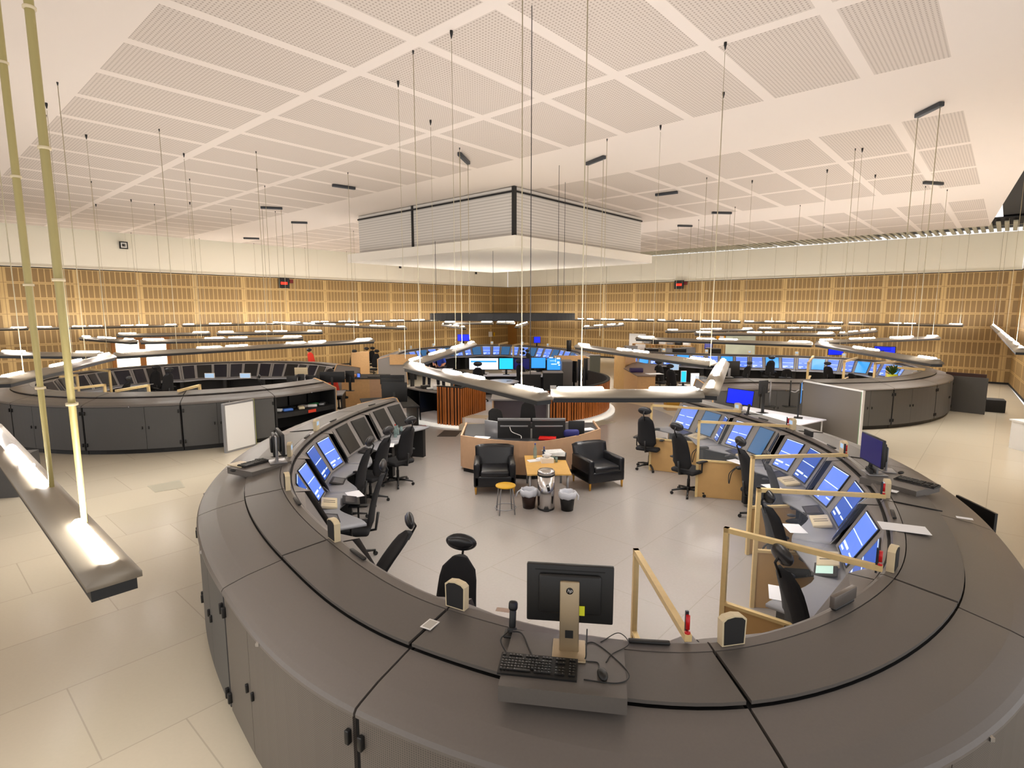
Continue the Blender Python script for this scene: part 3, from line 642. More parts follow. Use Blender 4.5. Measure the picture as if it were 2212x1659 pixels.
# coffee table
t=thing('coffee_table','low birch-topped coffee table with steel legs between the armchairs','table',(.66,10.35,0),R(1))
M_bt=mat('honey_birch_top','dcae5f',.4,noise=.1,nscale=10)
MB().box(-.40,.40,-.68,.62,.53,.555).build('tabletop',M_bt,t)
for x in (-.34,.34):
    for y in (-.6,.54): MB().tube([(x,y,0),(x,y,.53)],.022,10).build('leg',M_silver,t)
tx,ty,tz=.66,10.35,.555
def lay(name,label,cat,x,y,z,sx,sy,sz,m,rz=0,group=None,**k):
    t=MB(); (t.rbox(-sx/2,sx/2,-sy/2,sy/2,0,sz,k.get('r',.01)) if k.get('r') else t.box(-sx/2,sx/2,-sy/2,sy/2,0,sz)); o=t.build(name,m); o.location=(x,y,z); o.rotation_euler=(k.get('rx',0),0,rz); tag(o,label,cat,group); return o
def bottle(x,y,z,h,body,cap,label,r_=.035):
    t=thing('bottle',label,'bottle',(x,y,z)); MB().lathe([(r_*.9,0),(r_,.01),(r_,h*.6),(r_*.4,h*.82),(r_*.38,h*.93)],14).build('body',body,t)
    if cap: MB().lathe([(r_*.45,h*.92),(r_*.45,h)],10).build('cap',cap,t)
    return t
M_pet=mat('clear_pet','bcd3d0',.15,trans=.7); M_blue=mat('blue_plastic','20379a',.4)
bottle(tx-.2,ty+.42,tz,.30,M_pet,M_blue,'tall clear water bottle with blue cap on the low table')
bottle(tx-.02,ty+.46,tz,.22,mat('dark_bottle','3a4660',.2),M_blue,'small dark bottle with blue cap on the low table',.03)
t=thing('tissue_box','white tissue box with a tissue pulled out, on the low table','box',(tx+.02,ty+.1,tz),R(8)); MB().box(-.12,.12,-.07,.07,0,.09).build('carton',mat('white_card','eee6d8',.6),t)
q=MB(); q.loft([[(math.cos(a)*r_*(1+.3*math.sin(3*a)),math.sin(a)*r_*.6,z_) for a in [2*PI*k/12 for k in range(12)]] for r_,z_ in ((.03,.09),(.07,.12),(.09,.15),(.02,.18))]); q.build('tissue',M_paper,t)
lay('napkin_pack','white packet beside the tissue box on the low table','paper',tx-.24,ty+.2,tz,.22,.16,.012,M_paper,R(20))
lay('napkin_pack','crumpled white wrapper behind the tissue box','paper',tx-.1,ty+.26,tz,.16,.12,.05,M_paper,R(40),r=.02)
for i,(dx,dy,lab) in enumerate(((.14,.16,'clear drinking glass beside the tissue box'),(.2,.12,'second clear glass, nearest the table middle'))): 
    o=MB().lathe([(.025,0),(.03,.1),(.028,.1),(.023,.005)],12).build('glass',M_pet); o.location=(tx+dx,ty+dy,tz); tag(o,lab,'glass')
lay('document_tray','dark wire tray holding the newspapers on the low table','tray',tx+.22,ty+.44,tz,.4,.3,.07,M_dk,R(-8))
for k in range(4): lay('newspaper','newspaper in the stack on the dark tray, layer %s'%['at the bottom','above the bottom one','below the top one','on top'][k],'newspaper',tx+.2-.01*k,ty+.44+.01*k,tz+.072+.014*k,.4,.29,.012,mat('newsprint','dcdcda',.8,noise=.2,nscale=25),R(-8+7*k),'newspapers on the low table')
# bins and stool
t=thing('pedal_bin','tall brushed steel pedal bin in front of the low table','bin',(.60,9.45,0))
MB().lathe([(.14,.02),(.15,.03),(.15,.62)],28).build('body',mat('stainless','c9c5c2',.22,1),t); MB().lathe([(.152,.0),(.152,.03)],24).build('base_ring',M_blk,t)
q=MB(); q.lathe([(.154,.62),(.154,.68),(.13,.71),(.06,.725),(.01,.728)],28); q.lathe([(.157,.615),(.157,.635)],28,1); q.build('lid',[mat('stainless','c9c5c2'),M_blk],t)
MB().rbox(-.05,.05,-.19,-.13,.01,.035,.008).build('pedal',M_blk,t); 
q=MB(); q.rbox(-.025,.025,-.006,.004,-.06,.06,.004,M=Matrix.Translation((.03,-.152,.42))@Matrix.Rotation(R(-14),4,'Y')); q.rbox(-.014,.014,-.009,.0,.015,.045,.003,1,M=Matrix.Translation((.03,-.152,.42))@Matrix.Rotation(R(-14),4,'Y')); q.build('sticker',[M_blk,M_wht],t)
M_liner=mat('white_bin_liner','cfd2da',.5)
def basket(x,y,m,label):
    t=thing('waste_basket',label,'bin',(x,y,0)); MB().lathe([(.105,0),(.145,.33),(.14,.33),(.1,.012)],20).build('bucket',m,t)
    q=MB(); n=24; rr=lambda k,b: b*(1+.05*math.sin(5*k)+.03*math.sin(9*k))
    q.loft([[(rr(k,r_)*math.cos(2*PI*k/n),rr(k,r_)*math.sin(2*PI*k/n),z_+.008*math.sin(k*2)) for k in range(n)] for r_,z_ in ((.146,.23),(.157,.28),(.155,.335),(.135,.345),(.12,.30),(.09,.12))]); q.build('bag_liner',M_liner,t)
    MB().tube([(.15,-.03,.33),(.19,-.05,.27),(.18,-.06,.2)] if x>.8 else [(-.15,-.03,.33),(-.2,-.05,.3),(-.23,-.06,.22)],.012,6).build('bag_tie',M_liner,t)
basket(.30,9.5,mat('dark_brown_plastic','2a1710',.4),'dark brown waste basket with white liner, left of the steel bin'); basket(.97,9.38,M_blk,'black waste basket with white liner, right of the steel bin')
t=thing('stool','round yellow-topped stool with four steel legs','stool',(-.11,9.25,0),R(12))
MB().lathe([(.16,.47),(.175,.475),(.175,.49),(.165,.495)],28).build('seat',mat('yellow_seat','d3a21c',.35),t)
for k in range(4):
    a=R(90*k+45); MB().tube([(math.cos(a)*.13,math.sin(a)*.13,.465),(math.cos(a)*.15,math.sin(a)*.15,.42),(math.cos(a)*.19,math.sin(a)*.19,0)],.011,8).build('leg',M_silver,t)
q=MB(); n=32; q.tube([(.182*math.cos(2*PI*k/n),.182*math.sin(2*PI*k/n),.10) for k in range(n+1)],.008,6,cap=False); q.build('foot_ring',M_silver,t)
# ---------- monitors ----------
def monitor(name,label,loc,rz,w,h,foot=.12,scr='royal',back=M_blk,stand=M_silver,tilt=0,thick=.05,group=None,basew=.24,logo=False,base=True,tiltz=0):
    t=thing(name,label,'monitor',loc,rz,group)   # screen faces local -y
    Mx=Matrix.Translation((0,0,foot+h/2))@Matrix.Rotation(R(tilt),4,'X')@Matrix.Rotation(R(tiltz),4,'Y')
    q=MB(); q.rbox(-w/2,w/2,-.015,.02,-h/2,h/2,.008,M=Mx); q.rbox(-w*.36,w*.36,.015,thick,-h*.32,h*.36,.02,M=Mx); q.box(-w*.4,w*.4,.018,.0235,h*.40,h*.415,1,M=Mx); hs=q.build('housing',[back,M_dk],t)
    MB().box(-w/2+.015,w/2-.015,-.019,-.0155,-h/2+.018,h/2-.015,M=Mx).build('screen',M_lcd[scr],t)
    if base:
        MB().rbox(-.058,.058,thick-.005,thick+.02,0,foot+h*.78,.008).build('stand',stand,t)
        MB().rbox(-basew/2,basew/2,-.06,.16,0,.014,.006).build('foot',stand,t)
    return t
hb=P2(1227,1378,1.45); 
# riser platform and its computer at the front
def riser(label,c,rz,sx=.70,sy=.54,z=1.36,h=.085):
    o=MB().box(-sx/2,sx/2,-sy/2,sy/2,0,h).build('riser_platform',M_top); o.location=(c[0],c[1],z); o.rotation_euler=(0,0,rz); return tag(o,label,'platform')
riser('dark grey raised platform on the front console rim, carrying keyboard and monitor',(.31,3.02),R(-9),h=.095,z=1.35)
mo=monitor('monitor','black monitor seen from behind on a champagne stand with a round emblem, front rim',(.35,3.16,1.446),R(180-7),.52,.365,foot=.17,scr='royal',stand=mat('champagne_metal','a8977c',.35,.6),basew=.2)
q=MB(); q.lathe([(.021,0),(.021,.002)],28,0); 
eb_=q.build('emblem',[M_blk],mo); eb_.location=(0,.0705,.40); eb_.rotation_euler=(R(-90),0,0)
fc=bpy.data.curves.new('letters','FONT'); fc.body='hp'; fc.size=.03; fc.align_x='CENTER'; fc.align_y='CENTER'; fc.shear=.3; fc.extrude=.0004; fc.offset=-.0004
fo=bpy.data.objects.new('emblem_letters',fc); COL.objects.link(fo); fo.parent=mo; fo.location=(0,.0727,.401); fo.rotation_euler=(R(90),0,R(180)); fc.materials.append(M_wht); bpy.context.view_layer.update(); me_=bpy.data.meshes.new_from_object(fo); fn=bpy.data.objects.new('emblem_letters',me_); COL.objects.link(fn); fn.parent=mo; fn.location=fo.location; fn.rotation_euler=fo.rotation_euler; bpy.data.objects.remove(fo)
MB().box(-.024,.024,.0702,.0712,.10,.15).build('cable_hole',M_blk,mo)
MB().box(-.09,-.045,.052,.056,.24,.30).build('label_sticker',mat('yellow_sticker','c9cc20',.5),mo)
mm=MB(); 
def keyboard(label,x,y,z,rz,w=.45,d=.17,m=M_blk,keys=True,name='keyboard'):
    t=thing(name,label,'keyboard',(x,y,z),rz)
    q=MB(); q.add([(-w/2,-d/2,0),(w/2,-d/2,0),(w/2,d/2,0),(-w/2,d/2,0),(-w/2,-d/2,.012),(w/2,-d/2,.012),(w/2,d/2,.028),(-w/2,d/2,.028)],[(0,3,2,1),(4,5,6,7),(0,1,5,4),(1,2,6,5),(2,3,7,6),(3,0,4,7)]); q.build('case',m,t)
    if keys:
        q=MB(); kw=w/23.0
        for j in range(6):
            y0=-d*.36+j*d*.125+(.008 if j==5 else 0); zz=.015+.016*(y0+d/2)/d
            i=0
            while i<22:
                if (i in (15,19)) or (j in (3,4) and 15<=i<19 and j==3): i+=1; continue
                if j==5 and i in (1,6,11): i+=1; continue
                ww=1
                if j==0 and i==4: ww=6
                x0=-w/2+kw*(i+.55); q.box(x0,x0+kw*ww*.82,y0,y0+d*.1,zz,zz+.007); 
                if i%2==0 or j%2: q.box(x0+kw*.2,x0+kw*.42,y0+d*.05,y0+d*.075,zz+.007,zz+.0074,1)
                i+=ww
        q.build('keys',[mat('keycaps','1b1b1b',.35),M_silver],t)
    return t
keyboard('black full-size keyboard with white legends on the front platform',.15,2.95,1.445,R(-9))
def mouse(label,x,y,z,rz,m=M_blk):
    o=MB().sph((0,0,.012),.034,n=10,sc=(.85,1.6,.62)).build('mouse',m); o.location=(x,y,z); o.rotation_euler=(0,0,rz); return tag(o,label,'mouse')
mouse('glossy black mouse right of the keyboard on the front platform',.51,2.88,1.448,R(5))
def cord(label,pts,r_=.0035,m=M_blk): return tag(MB().tube(pts,r_,6,mi=0).build('cord',m),label,'cord')
def smooth(pts,n=8):
    P=[Vector(p) for p in pts]; return [cr(P,k/n) for k in range((len(P)-1)*n+1)]
cord('thin black mouse cord looping round the mouse on the front platform',smooth([(.5,2.93,1.455),(.5,3.0,1.45),(.42,3.02,1.45),(.40,3.1,1.45),(.5,3.2,1.45),(.62,3.02,1.45),(.66,2.88,1.45),(.58,2.82,1.45),(.4,2.85,1.45)]))
cord('black handset cord looping behind the keyboard',smooth([(-.02,3.34,1.44),(-.07,3.2,1.46),(.0,3.05,1.45),(.12,3.02,1.45),(.1,3.15,1.45),(.06,3.28,1.46),(-.01,3.30,1.46)]),.005)
cord('black cable from the monitor stand down to the platform',smooth([(.45,3.1,1.6),(.44,3.05,1.52),(.42,3.02,1.45),(.3,3.06,1.45),(.3,3.0,1.45)]),.004)
cord('thin grey cable curling right of the monitor stand',smooth([(.55,3.2,1.45),(.68,3.3,1.45),(.72,3.18,1.45),(.6,3.08,1.45),(.55,3.0,1.45)]),.003)
def handset(label,x,y,z,rz,lean=14):
    t=thing('telephone_handset',label,'telephone',(x,y,z),rz)
    Mx=Matrix.Rotation(R(-lean),4,'X'); q=MB(); q.rbox(-.03,.03,-.02,.02,.0,.05,.012,M=Mx); q.rbox(-.022,.022,-.014,.014,.04,.16,.012,M=Mx); q.rbox(-.03,.03,-.022,.022,.15,.215,.018,M=Mx); q.build('handset',M_blk,t)
    MB().rbox(-.05,.05,-.05,.04,0,.02,.006).build('cradle',M_blk,t); return t
handset('black telephone handset standing on the rim left of the front monitor',.0,3.36,1.40,R(-10))
handset('black handset standing right of the bright blue monitor',4.72,10.95,1.40,R(-60))
handset('black handset beside the right tilted monitor',4.62,6.95,1.45,R(-40))
# left stand
riser('small dark platform on the left rim with black-and-white keyboard',(-3.42,7.32),R(62),.62,.5,1.33,.085)
monitor('monitor','dark monitor seen edge-on on the left platform',(-3.18,7.45,1.416),R(121),.5,.31,foot=.12,scr='off',group=None)
monitor('monitor','thin monitor behind the edge-on one on the left platform',(-3.34,7.6,1.416),R(116),.3,.3,foot=.05,scr='off',base=False)
keyboard('black keyboard on the left platform',-3.5,7.32,1.416,R(62),.4,.15)
lay('notepad','pale notepad beside the keyboard on the left platform','paper',-3.66,7.28,1.416,.2,.28,.012,M_cream,R(62))
mouse('black mouse at the outer edge of the left platform',-3.62,6.98,1.416,R(60))
# right stand
riser('dark platform on the right rim with keyboard and tilted blue monitor',(4.72,6.55),R(-62),.64,.52,1.34,.085)
monitor('monitor','tilted monitor with dark blue screen on the right platform',(4.56,6.85,1.425),R(-98),.55,.36,foot=.13,scr='navy')
monitor('monitor','thin dark monitor behind the tilted one on the right platform',(4.78,7.0,1.425),R(-112),.34,.3,foot=.08,scr='off')
keyboard('black keyboard on the right platform',4.86,6.45,1.425,R(-62),.44,.15)
mouse('black mouse above the keyboard on the right platform',4.95,6.85,1.425,R(-60))
lay('paper_sheet','small white sheet left of the right platform','paper',4.42,6.25,1.40,.14,.1,.002,M_paper,R(-50))
lay('paper_sheet','large white sheet overhanging the inner rim at the right','paper',at(1952,1143,1.385).x,at(1952,1143,1.385).y,1.395,.40,.22,.003,M_paper,R(-22))
lay('paper_sheet','small white card on the right lid near the large sheet','paper',4.78,5.62,1.31,.14,.06,.002,M_paper,R(-30))
p=P2(929,1350,1.37); card=lay('name_card','small framed white card on the front left raised panel','card',p[0],p[1],1.372,.085,.11,.004,M_wht,R(-28))
o=MB().box(-.032,.032,-.045,.045,.0041,.0048).build('print',mat('grey_print','b9b5ac',.7),card)
p=P2(1090,1320,1.39); lay('paper_sheet','beige sheet on the inner rim left of the front handset','paper',p[0],p[1],1.396,.12,.05,.002,mat('beige_paper','b39c8a',.7),R(-14))
monitor('monitor','bright royal blue monitor on the rim at the right open end',(4.72,11.35,1.40),R(-22),.52,.33,foot=.13,scr='royal',tiltz=5,stand=M_silver)
# tan timer boxes at the unit joints
def timer(i,label,R_=None,inner=.06,facein=True,group='timer boxes of the nearest ring'):
    RG_=R_ or NEAR; p=RG_.X(i,inner,1.392); q2=RG_.X(i,-1,1.392); d=(q2-p).normalized(); rz=math.atan2(d.y,d.x)+PI/2
    t=thing('timer_box',label,'timer',p,rz,group)
    q=MB(); poly=[(-.08,0),(.08,0),(.085,.17),(.06,.19),(0,.2),(-.06,.19),(-.085,.17)]
    Mx=Matrix.Rotation(R(90),4,'X'); q.prism(poly,-.0,.055,M=Mx@Matrix.Translation((0,0,-.0))); q.build('case',M_cream,t)
    MB().box(-.05,.05,-.058,-.055,.09,.155).build('display',M_lcd['steel'],t)
    MB().prism([(x*.86,z*.9+.01) for x,z in poly],-.004,0,M=Mx).build('back_plate',M_dk,t)
    return t
tl=['beside the left open end of the nearest ring','second from the left open end','standing behind the left edge-on monitor','at the left rim above the blue screen seen edge-on','at left, next to the first raised lid seam','at the front left seam before the upright headrest','at the front right seam beside the red clamp','at right, beside the red clamp of the large frame','at right, above the large white sheet','behind the right tilted monitor','on the right rim by the small name plate','right of the bright blue monitor']
for k,i in enumerate((1,2,3,4,5,6,7,8,9,10,11,12)):
    if k in (0,): continue
    timer(i+(.03 if i<7 else .08),'cream timer box '+tl[k])
for k,i in enumerate((7,8,9,10,11,12)): timer(i,'cream timer box on the right ring rim, %s from its right end'%ORD[k],RIGHT,group='timer boxes of the right ring')
for k,i in enumerate((2,3,4,5,6,7,8,9)): timer(i,'cream timer box on the far ring rim, %s from its right end'%ORD[k],FAR,group='timer boxes of the far ring')
# bulldog rails (black bars) and name plates on the rim
def rail(t_,label,RG_=NEAR,m=M_blk,plate=False,z=1.398,o_=.02,L_=.26):
    p=RG_.X(t_,o_,z); d=(RG_.X(t_+.05,0,z)-RG_.X(t_-.05,0,z)).normalized(); q=MB(); q.rbox(-L_/2,L_/2,-.018,.018,0,.022 if not plate else .09,.008 if not plate else .004)
    o=q.build('clamp_rail' if not plate else 'name_plate',m); o.location=p; o.rotation_euler=(0,0,math.atan2(d.y,d.x)); return tag(o,label,'rail' if not plate else 'name plate')
rail(5.3,'black clip rail on the inner rim before the tilted-headrest chair'); rail(6.75,'black clip rail on the inner rim right of the front monitor') if False else rail(7.0-.22,'black clip rail on the inner rim between front monitor and timber frame')
rail(4.35,'black clip rail on the left inner rim above the white desk'); rail(1.6,'black clip rail on the left rim near the dark screens'); rail(2.35,'black clip rail on the left rim above the lit blue screen'); rail(.6,'black clip rail near the left open end')
rail(7.62,'black clip rail under the folded steel sheet at the front right'); rail(9.5,'dark name plate standing by the right platform',plate=True,L_=.2,m=M_dk); rail(10.75,'dark name plate with faint letters on the right rim',plate=True,L_=.24,m=M_dk); rail(8.75,'black clip rail on the right inner rim below the large sheet')
o=rail(7.62,'folded steel reading shelf standing on the front right rim',m=mat('grey_steel_sheet','6d6660',.35,.5),plate=True,z=1.42,L_=.3)
rail(11.6,'slim black pen tray left of the bright blue monitor'); rail(10.3,'black clip rail on the right rim, middle')
# slits: black wire guides running across the raised lids
def slit(i,label):
    q=MB(); q.tube([NEAR.X(i,.08,1.39),NEAR.X(i,.52,1.352)],.007,5); tag(q.build('cable_guide',M_blk),label,'cable guide')
for i,l in ((2,'black rod across the lid behind the second left timer box'),(3,'black rod across the lid behind the left edge-on monitor'),(9,'black rod across the lid at the large white sheet'),(10,'black rod across the lid right of the tilted monitor'),(11,'black rod across the lid by the small name plate'),(12,'black rod across the lid beyond the bright blue monitor')): slit(i,l)
# ---------- timber partitions ----------
M_acr=mat('clear_acrylic','e9eef0',.05,alpha=.10)
def partition(A,B,label,zt=1.46,board=True,bl=.62,clamp=None,group='timber partitions of the nearest ring',br_=.72,glass=True,t=.045):
    A=Vector((A[0],A[1],0)); B=Vector((B[0],B[1],0)); d=B-A; L=d.length; r=thing('timber_frame_screen',label,'timber screen',A,math.atan2(d.y,d.x),group)
    q=MB(); q.box(0,t,-t/2,t/2,0,zt); q.box(0,L,-t/2,t/2,zt-t,zt); q.box(t,L*bl,-t/2,t/2,br_-.03,br_); q.build('timber_frame',M_pine,r)
    if board: MB().box(t,L*bl,-.009,.009,.005,br_-.03).build('board',M_board,r)
    if glass: MB().add([(t,0,br_),(L*bl,0,br_),(L-.05,0,zt-t),(t,0,zt-t)],[(0,1,2,3)]).build('clear_pane',M_acr,r)
    if clamp:
        c=thing('clamp',clamp,'clamp',(B.x,B.y,zt),r.rotation_euler[2],'red-handled clamps')
        MB().box(-.05,-.035,-.01,.01,-.07,.14).build('bar',mat('dark_steel','3b4048',.35,.8),c); MB().tube([(-.02,.0,.03),(-.02,0,.12)],.014,8).build('handle',mat('red_lacquer','c8141a',.35),c); MB().lathe([(.018,.0),(.018,.012)],12,c=(-.02,0)).build('pad',mat('red_lacquer','c8141a',.35),c)
    return r
def pp(px,py,z=1.46): return P2(px,py,z)
partition(pp(1406,873),NEAR.X(12.0,-.0,0),'timber and tan board partition, farthest one at the right open end',bl=.55)
partition(pp(1508,908),NEAR.X(11.1,.0,0),'timber partition with full tan board, second from the right open end',bl=.55,clamp='red-handled clamp holding the second timber frame by a timer box')
partition(pp(1623,984),NEAR.X(9.95,.0,0),'timber partition third from the right open end, its rail crossing blue screens',bl=.5,clamp='red-handled clamp at the rim end of the third timber frame')
partition(pp(1635,1054),NEAR.X(9.0,.0,0),'timber partition fourth from the right open end, just before the tall frame',bl=.52,clamp='red-handled clamp by the large white sheet')
partition(pp(1565,1138),NEAR.X(8.0,.0,0),'largest timber partition with tan board, at the right front',bl=.62,clamp='red-handled clamp at the rim end of the largest timber frame')
partition(pp(1373,1184),NEAR.X(6.92,.02,0),'narrow timber partition seen nearly edge-on at front centre right',bl=.8,clamp='red-handled clamp beside the front right timer box')
LGp='timber partitions of the left ring'
for a,b_,l in (((168,808),(128,812),'timber frame at the far left of the left ring'),((237,800),(197,796),'tallest timber frame in the left ring'),((228,829),(155,837),'low timber frame, leftmost along the front rim of the left ring'),((322,830),(250,842),'low timber frame in the middle of the left ring front rim'),((432,830),(385,842),'low timber frame, rightmost along the left ring front rim')):
    partition(pp(*a),pp(*b_),l,group=LGp,board=False,t=.06)
RGp='timber partitions of the right ring'
for a,b_,l in (((1746,783),(1757,768),'timber frame left of the left blue wall monitor'),((1824,779),(1852,771),'timber frame under the strip light in the right ring'),((1890,783),(1955,778),'timber frame right of the low pale-sided chair'),((1915,790),(1998,796),'timber frame around the yellow plant pot')):
    partition(pp(*a),pp(*b_),l,group=RGp,t=.08)
FGp='timber partitions of the far ring'
for a,b_,l in (((982,742),(985,737),'bright yellow timber post frame of the far ring'),((1078,742),(1096,738),'timber frame in the middle of the far ring'),((1108,744),(1140,740),'timber frame with tan board right of the middle of the far ring')):
    partition(pp(*a),pp(*b_),l,group=FGp,t=.09)
# ---------- centre control desk behind the armchairs ----------
M_beech=mat('beech_veneer','c49f7d',.45,noise=.07,nscale=10)
t=thing('reception_desk','beech-fronted curved desk with black plinth behind the armchairs','desk',(.4,12,0)); O=t.location
fp=[at(x,y,0) for x,y in ((998,1019),(1052,1029),(1157,1036),(1245,1020),(1298,1000))]
arc=[cr([Vector((p.x,p.y,0)) for p in fp],k/6) for k in range(25)]
def strip(mb,pts,off,z0,z1,th=.03,mi=0):
    rows=[]
    for k,p in enumerate(pts):
        d=(pts[min(k+1,len(pts)-1)]-pts[max(k-1,0)]).normalized(); n=Vector((-d.y,d.x,0)); a=p+n*off; b=p+n*(off+th); rows.append([(a.x,a.y,z0),(b.x,b.y,z0),(b.x,b.y,z1),(a.x,a.y,z1)])
    return mb.loft(rows,mi,False)
for a,b_ in ((0,5),(5,12),(12,19),(19,25)): strip(MB(),arc[a:b_+1] if b_<25 else arc[a:],.02,.09,.80).build('front_panel',M_beech,t,org=O)
strip(MB(),arc,.06,0,.09).build('plinth',M_blk,t,org=O)
poly=[(p.x,p.y) for p in [arc[0]+Vector((.05,.05,0))]+[q_+Vector((0,.06,0)) for q_ in arc[1:-1]]+[arc[-1]+Vector((-.05,.05,0))]]+[(2.0,13.4),(1.2,13.4),(.9,12.7),(-.1,12.7),(-.4,13.3),(-1.1,13.2)]
MB().prism(poly,.70,.735).build('desktop',mat('dark_desktop','3a3a3c',.5),t,org=O)
MB().box(-1.12,-1.08,11.8,13.2,.09,.78).box(1.98,2.02,12.4,13.4,.09,.78).build('side_panel',M_beech,t,org=O)
def px_mon(x0,y0,x1,y1,Y,label,name='monitor',scr='off',facing=1,zdesk=.735,th=.04,back=M_dk,stand=M_blk,group=None,rz=0,bar=False,st=True):
    """flat monitor; facing 1 = back towards the viewer, -1 = screen towards the viewer"""
    c=atd((x0+x1)/2,(y0+y1)/2,Y); a=atd(x0,y0,Y); b_=atd(x1,y1,Y); w_=b_.x-a.x; h_=a.z-b_.z; r=thing(name,label,'monitor',(c.x,c.y,zdesk),rz,group); zc=c.z-zdesk
    q=MB(); q.rbox(-w_/2,w_/2,-th/2,th/2,zc-h_/2,zc+h_/2,.008); q.build('housing',back,r)
    s=facing; MB().box(-w_/2+.015,w_/2-.015,s*(th/2),s*(th/2+.003),zc-h_/2+.02,zc+h_/2-.015).build('screen',M_lcd[scr],r)
    if facing>0 and bar:
        MB().rbox(-w_*.42,w_*.42,-th/2-.015,-th/2,zc+h_*.1,zc+h_*.17,.005).build('silver_bar',M_silver,r); MB().rbox(-w_/2,w_/2,-th/2-.012,-th/2+.01,zc+h_*.38,zc+h_*.5,.004).build('silver_bar',M_silver,r)
    if st and zc-h_/2>0:
        MB().rbox(-.04,.04,-s*(th/2)-.02,-s*(th/2)+.015,0,zc,.006).build('stand',stand,r); MB().rbox(-.12,.12,-.11,.09,0,.014,.005).build('foot',stand,r)
    return r
px_mon(1044,909,1082,944,11.9,'small monitor turned sideways with silver stand, left on the reception desk',rz=R(-35),stand=M_silver,back=M_silver)
px_mon(1075,903,1146,950,11.75,'large grey monitor with silver bars, left one seen from behind on the reception desk',bar=True)
px_mon(1150,903,1221,950,11.75,'large grey monitor with silver bars, right one seen from behind on the reception desk',bar=True)
px_mon(1228,909,1262,952,11.9,'small black monitor at the right end of the reception desk',back=M_blk)
lay('ring_binder','red binder lying open on the reception desk','binder',.75,11.5,.76,.36,.2,.05,mat('red_binder','d11a12',.4),R(-8),r=.01)
t=lay('seat_cushion','dark blue rounded cushion behind the reception desk','cushion',1.28,11.75,.76,.34,.12,.16,mat('navy_cushion','2a2c70',.7),0,r=.05)
lay('paper_sheet','white papers at the left end of the reception desk','paper',-.65,11.65,.75,.34,.2,.02,M_paper,R(-15)); lay('paper_sheet','white papers at the right end of the reception desk','paper',1.72,12.5,.75,.3,.2,.02,M_paper,R(20))
lay('paper_sheet','white papers between the two grey monitors and the black one','paper',1.32,12.1,.75,.2,.3,.05,M_paper,R(0))
cord('white cable hanging under the left grey monitor',smooth([(-.05,11.65,1.0),(0,11.6,.9),(.18,11.6,.82),(.2,11.55,.77)]),.008,M_wht)
# counter with shelf behind, in front of the tower
t=thing('service_counter','grey-topped open counter box between the reception desk and the tower','counter',(.2,15.4,0)); O=t.location
def bx_(nm,x0,x1,y0,y1,z0,z1,m): return MB().box(x0,x1,y0,y1,z0,z1).build(nm,m,t,org=O)
cl0=atd(1063,880,15.0).x; cr0=atd(1187,880,15.0).x
bx_('countertop',cl0-.03,cr0+.03,14.95,15.9,1.02,1.06,M_grey); bx_('side_panel',cl0,cl0+.04,15,15.85,0,1.02,M_beech); bx_('side_panel',cr0-.04,cr0,15,15.85,0,1.02,M_wht); bx_('back_panel',cl0,cr0,15.8,15.84,0,1.02,mat('mauve_panel','8a7f86',.5)); bx_('upstand',cl0-.03,cr0+.03,15.85,15.9,1.06,1.13,M_lid)
lay('paper_sheet','papers spread on the grey counter, right group','paper',.72,15.3,1.062,.5,.3,.02,M_paper,R(10)); lay('paper_sheet','blue-edged paper on the grey counter, left','paper',.2,15.35,1.062,.4,.25,.01,mat('pale_blue_paper','b9cbdc',.6),R(-12))
chair((.42,14.1),(0,-1),'black chair with rounded headrest in front of the grey counter','B',group='chairs at the reception desk')
chair((-.35,13.9),(.3,-1),'black low-backed chair left behind the reception desk','C',group='chairs at the reception desk')
# ---------- wood-slat tower ----------
TC=Vector((-.3,19.7,0)); TRd=3.72
def tp(a,r_,z=0): return Vector((TC.x+math.cos(R(a))*r_,TC.y+math.sin(R(a))*r_,z))
t=thing('round_platform','raised round platform with white lit plinth under the wood-slat tower','platform',TC)
MB().lathe([(TRd+.22,0),(TRd+.22,.05),(TRd+.02,.07),(TRd+.02,.02)],72).build('plinth',mat('white_plinth','f4f0e6',.4,emi=.35),t)
MB().lathe([(TRd-.02,.0),(TRd-.02,.30),(0.01,.30)],72).build('deck',mat('pale_deck','dcd7d8',.3),t)
M_sl=mat('red_brown_slat','b4682a',.45,noise=.35,nscale=3); M_sd=mat('dark_slat_backing','1a0d08',.7)
def slats(label,pts,z0,z1):
    c=sum(pts,Vector())/len(pts); r=thing('slat_screen',label,'wood screen',(c.x,c.y,0)); O=r.location
    q=MB(); strip(q,pts,.01,z0,z1,.04); q.build('backing',M_sd,r,org=O)
    q=MB(); strip(q,pts,-.03,z1,z1+.03,.1); q.build('cap',M_dk,r,org=O)
    q=MB(); tot=0; random.seed(len(pts))
    for k in range(len(pts)-1):
        a,b_=pts[k],pts[k+1]; L=(b_-a).length; d=(b_-a).normalized(); n=Vector((d.y,-d.x,0)); u=.01
        while u<L-.03:
            w_=random.choice((.045,.055,.065)); w_=min(w_,L-u); p0=a+d*u; p1=a+d*(u+w_); e=n*.03
            q.add([(p.x,p.y,z) for z in (z0,z1) for p in (p0,p1,p1+e,p0+e)],[(0,1,2,3),(4,5,6,7),(0,1,5,4),(1,2,6,5),(2,3,7,6),(3,0,4,7)]); u+=w_+.05
    q.build('slats',M_sl,r,org=O); return r
slats('curved red-brown slatted wood screen at the right of the tower',[tp(a,TRd) for a in range(-84,34,3)],.12,1.10)
slats('short red-brown slatted wood panel left of the tower entrance',[tp(a,TRd+.05) for a in (-121,-117,-113,-109)],.05,1.2)
slats('red-brown slatted side wall of the tower entrance',[tp(-109,TRd+.05),tp(-107,TRd-.6),tp(-104,TRd-1.4)],.05,1.18)
slats('small slatted wood end inside the tower by the white desk',[Vector((-2.15,20.2,0)),Vector((-1.7,20.05,0))],.3,1.2)
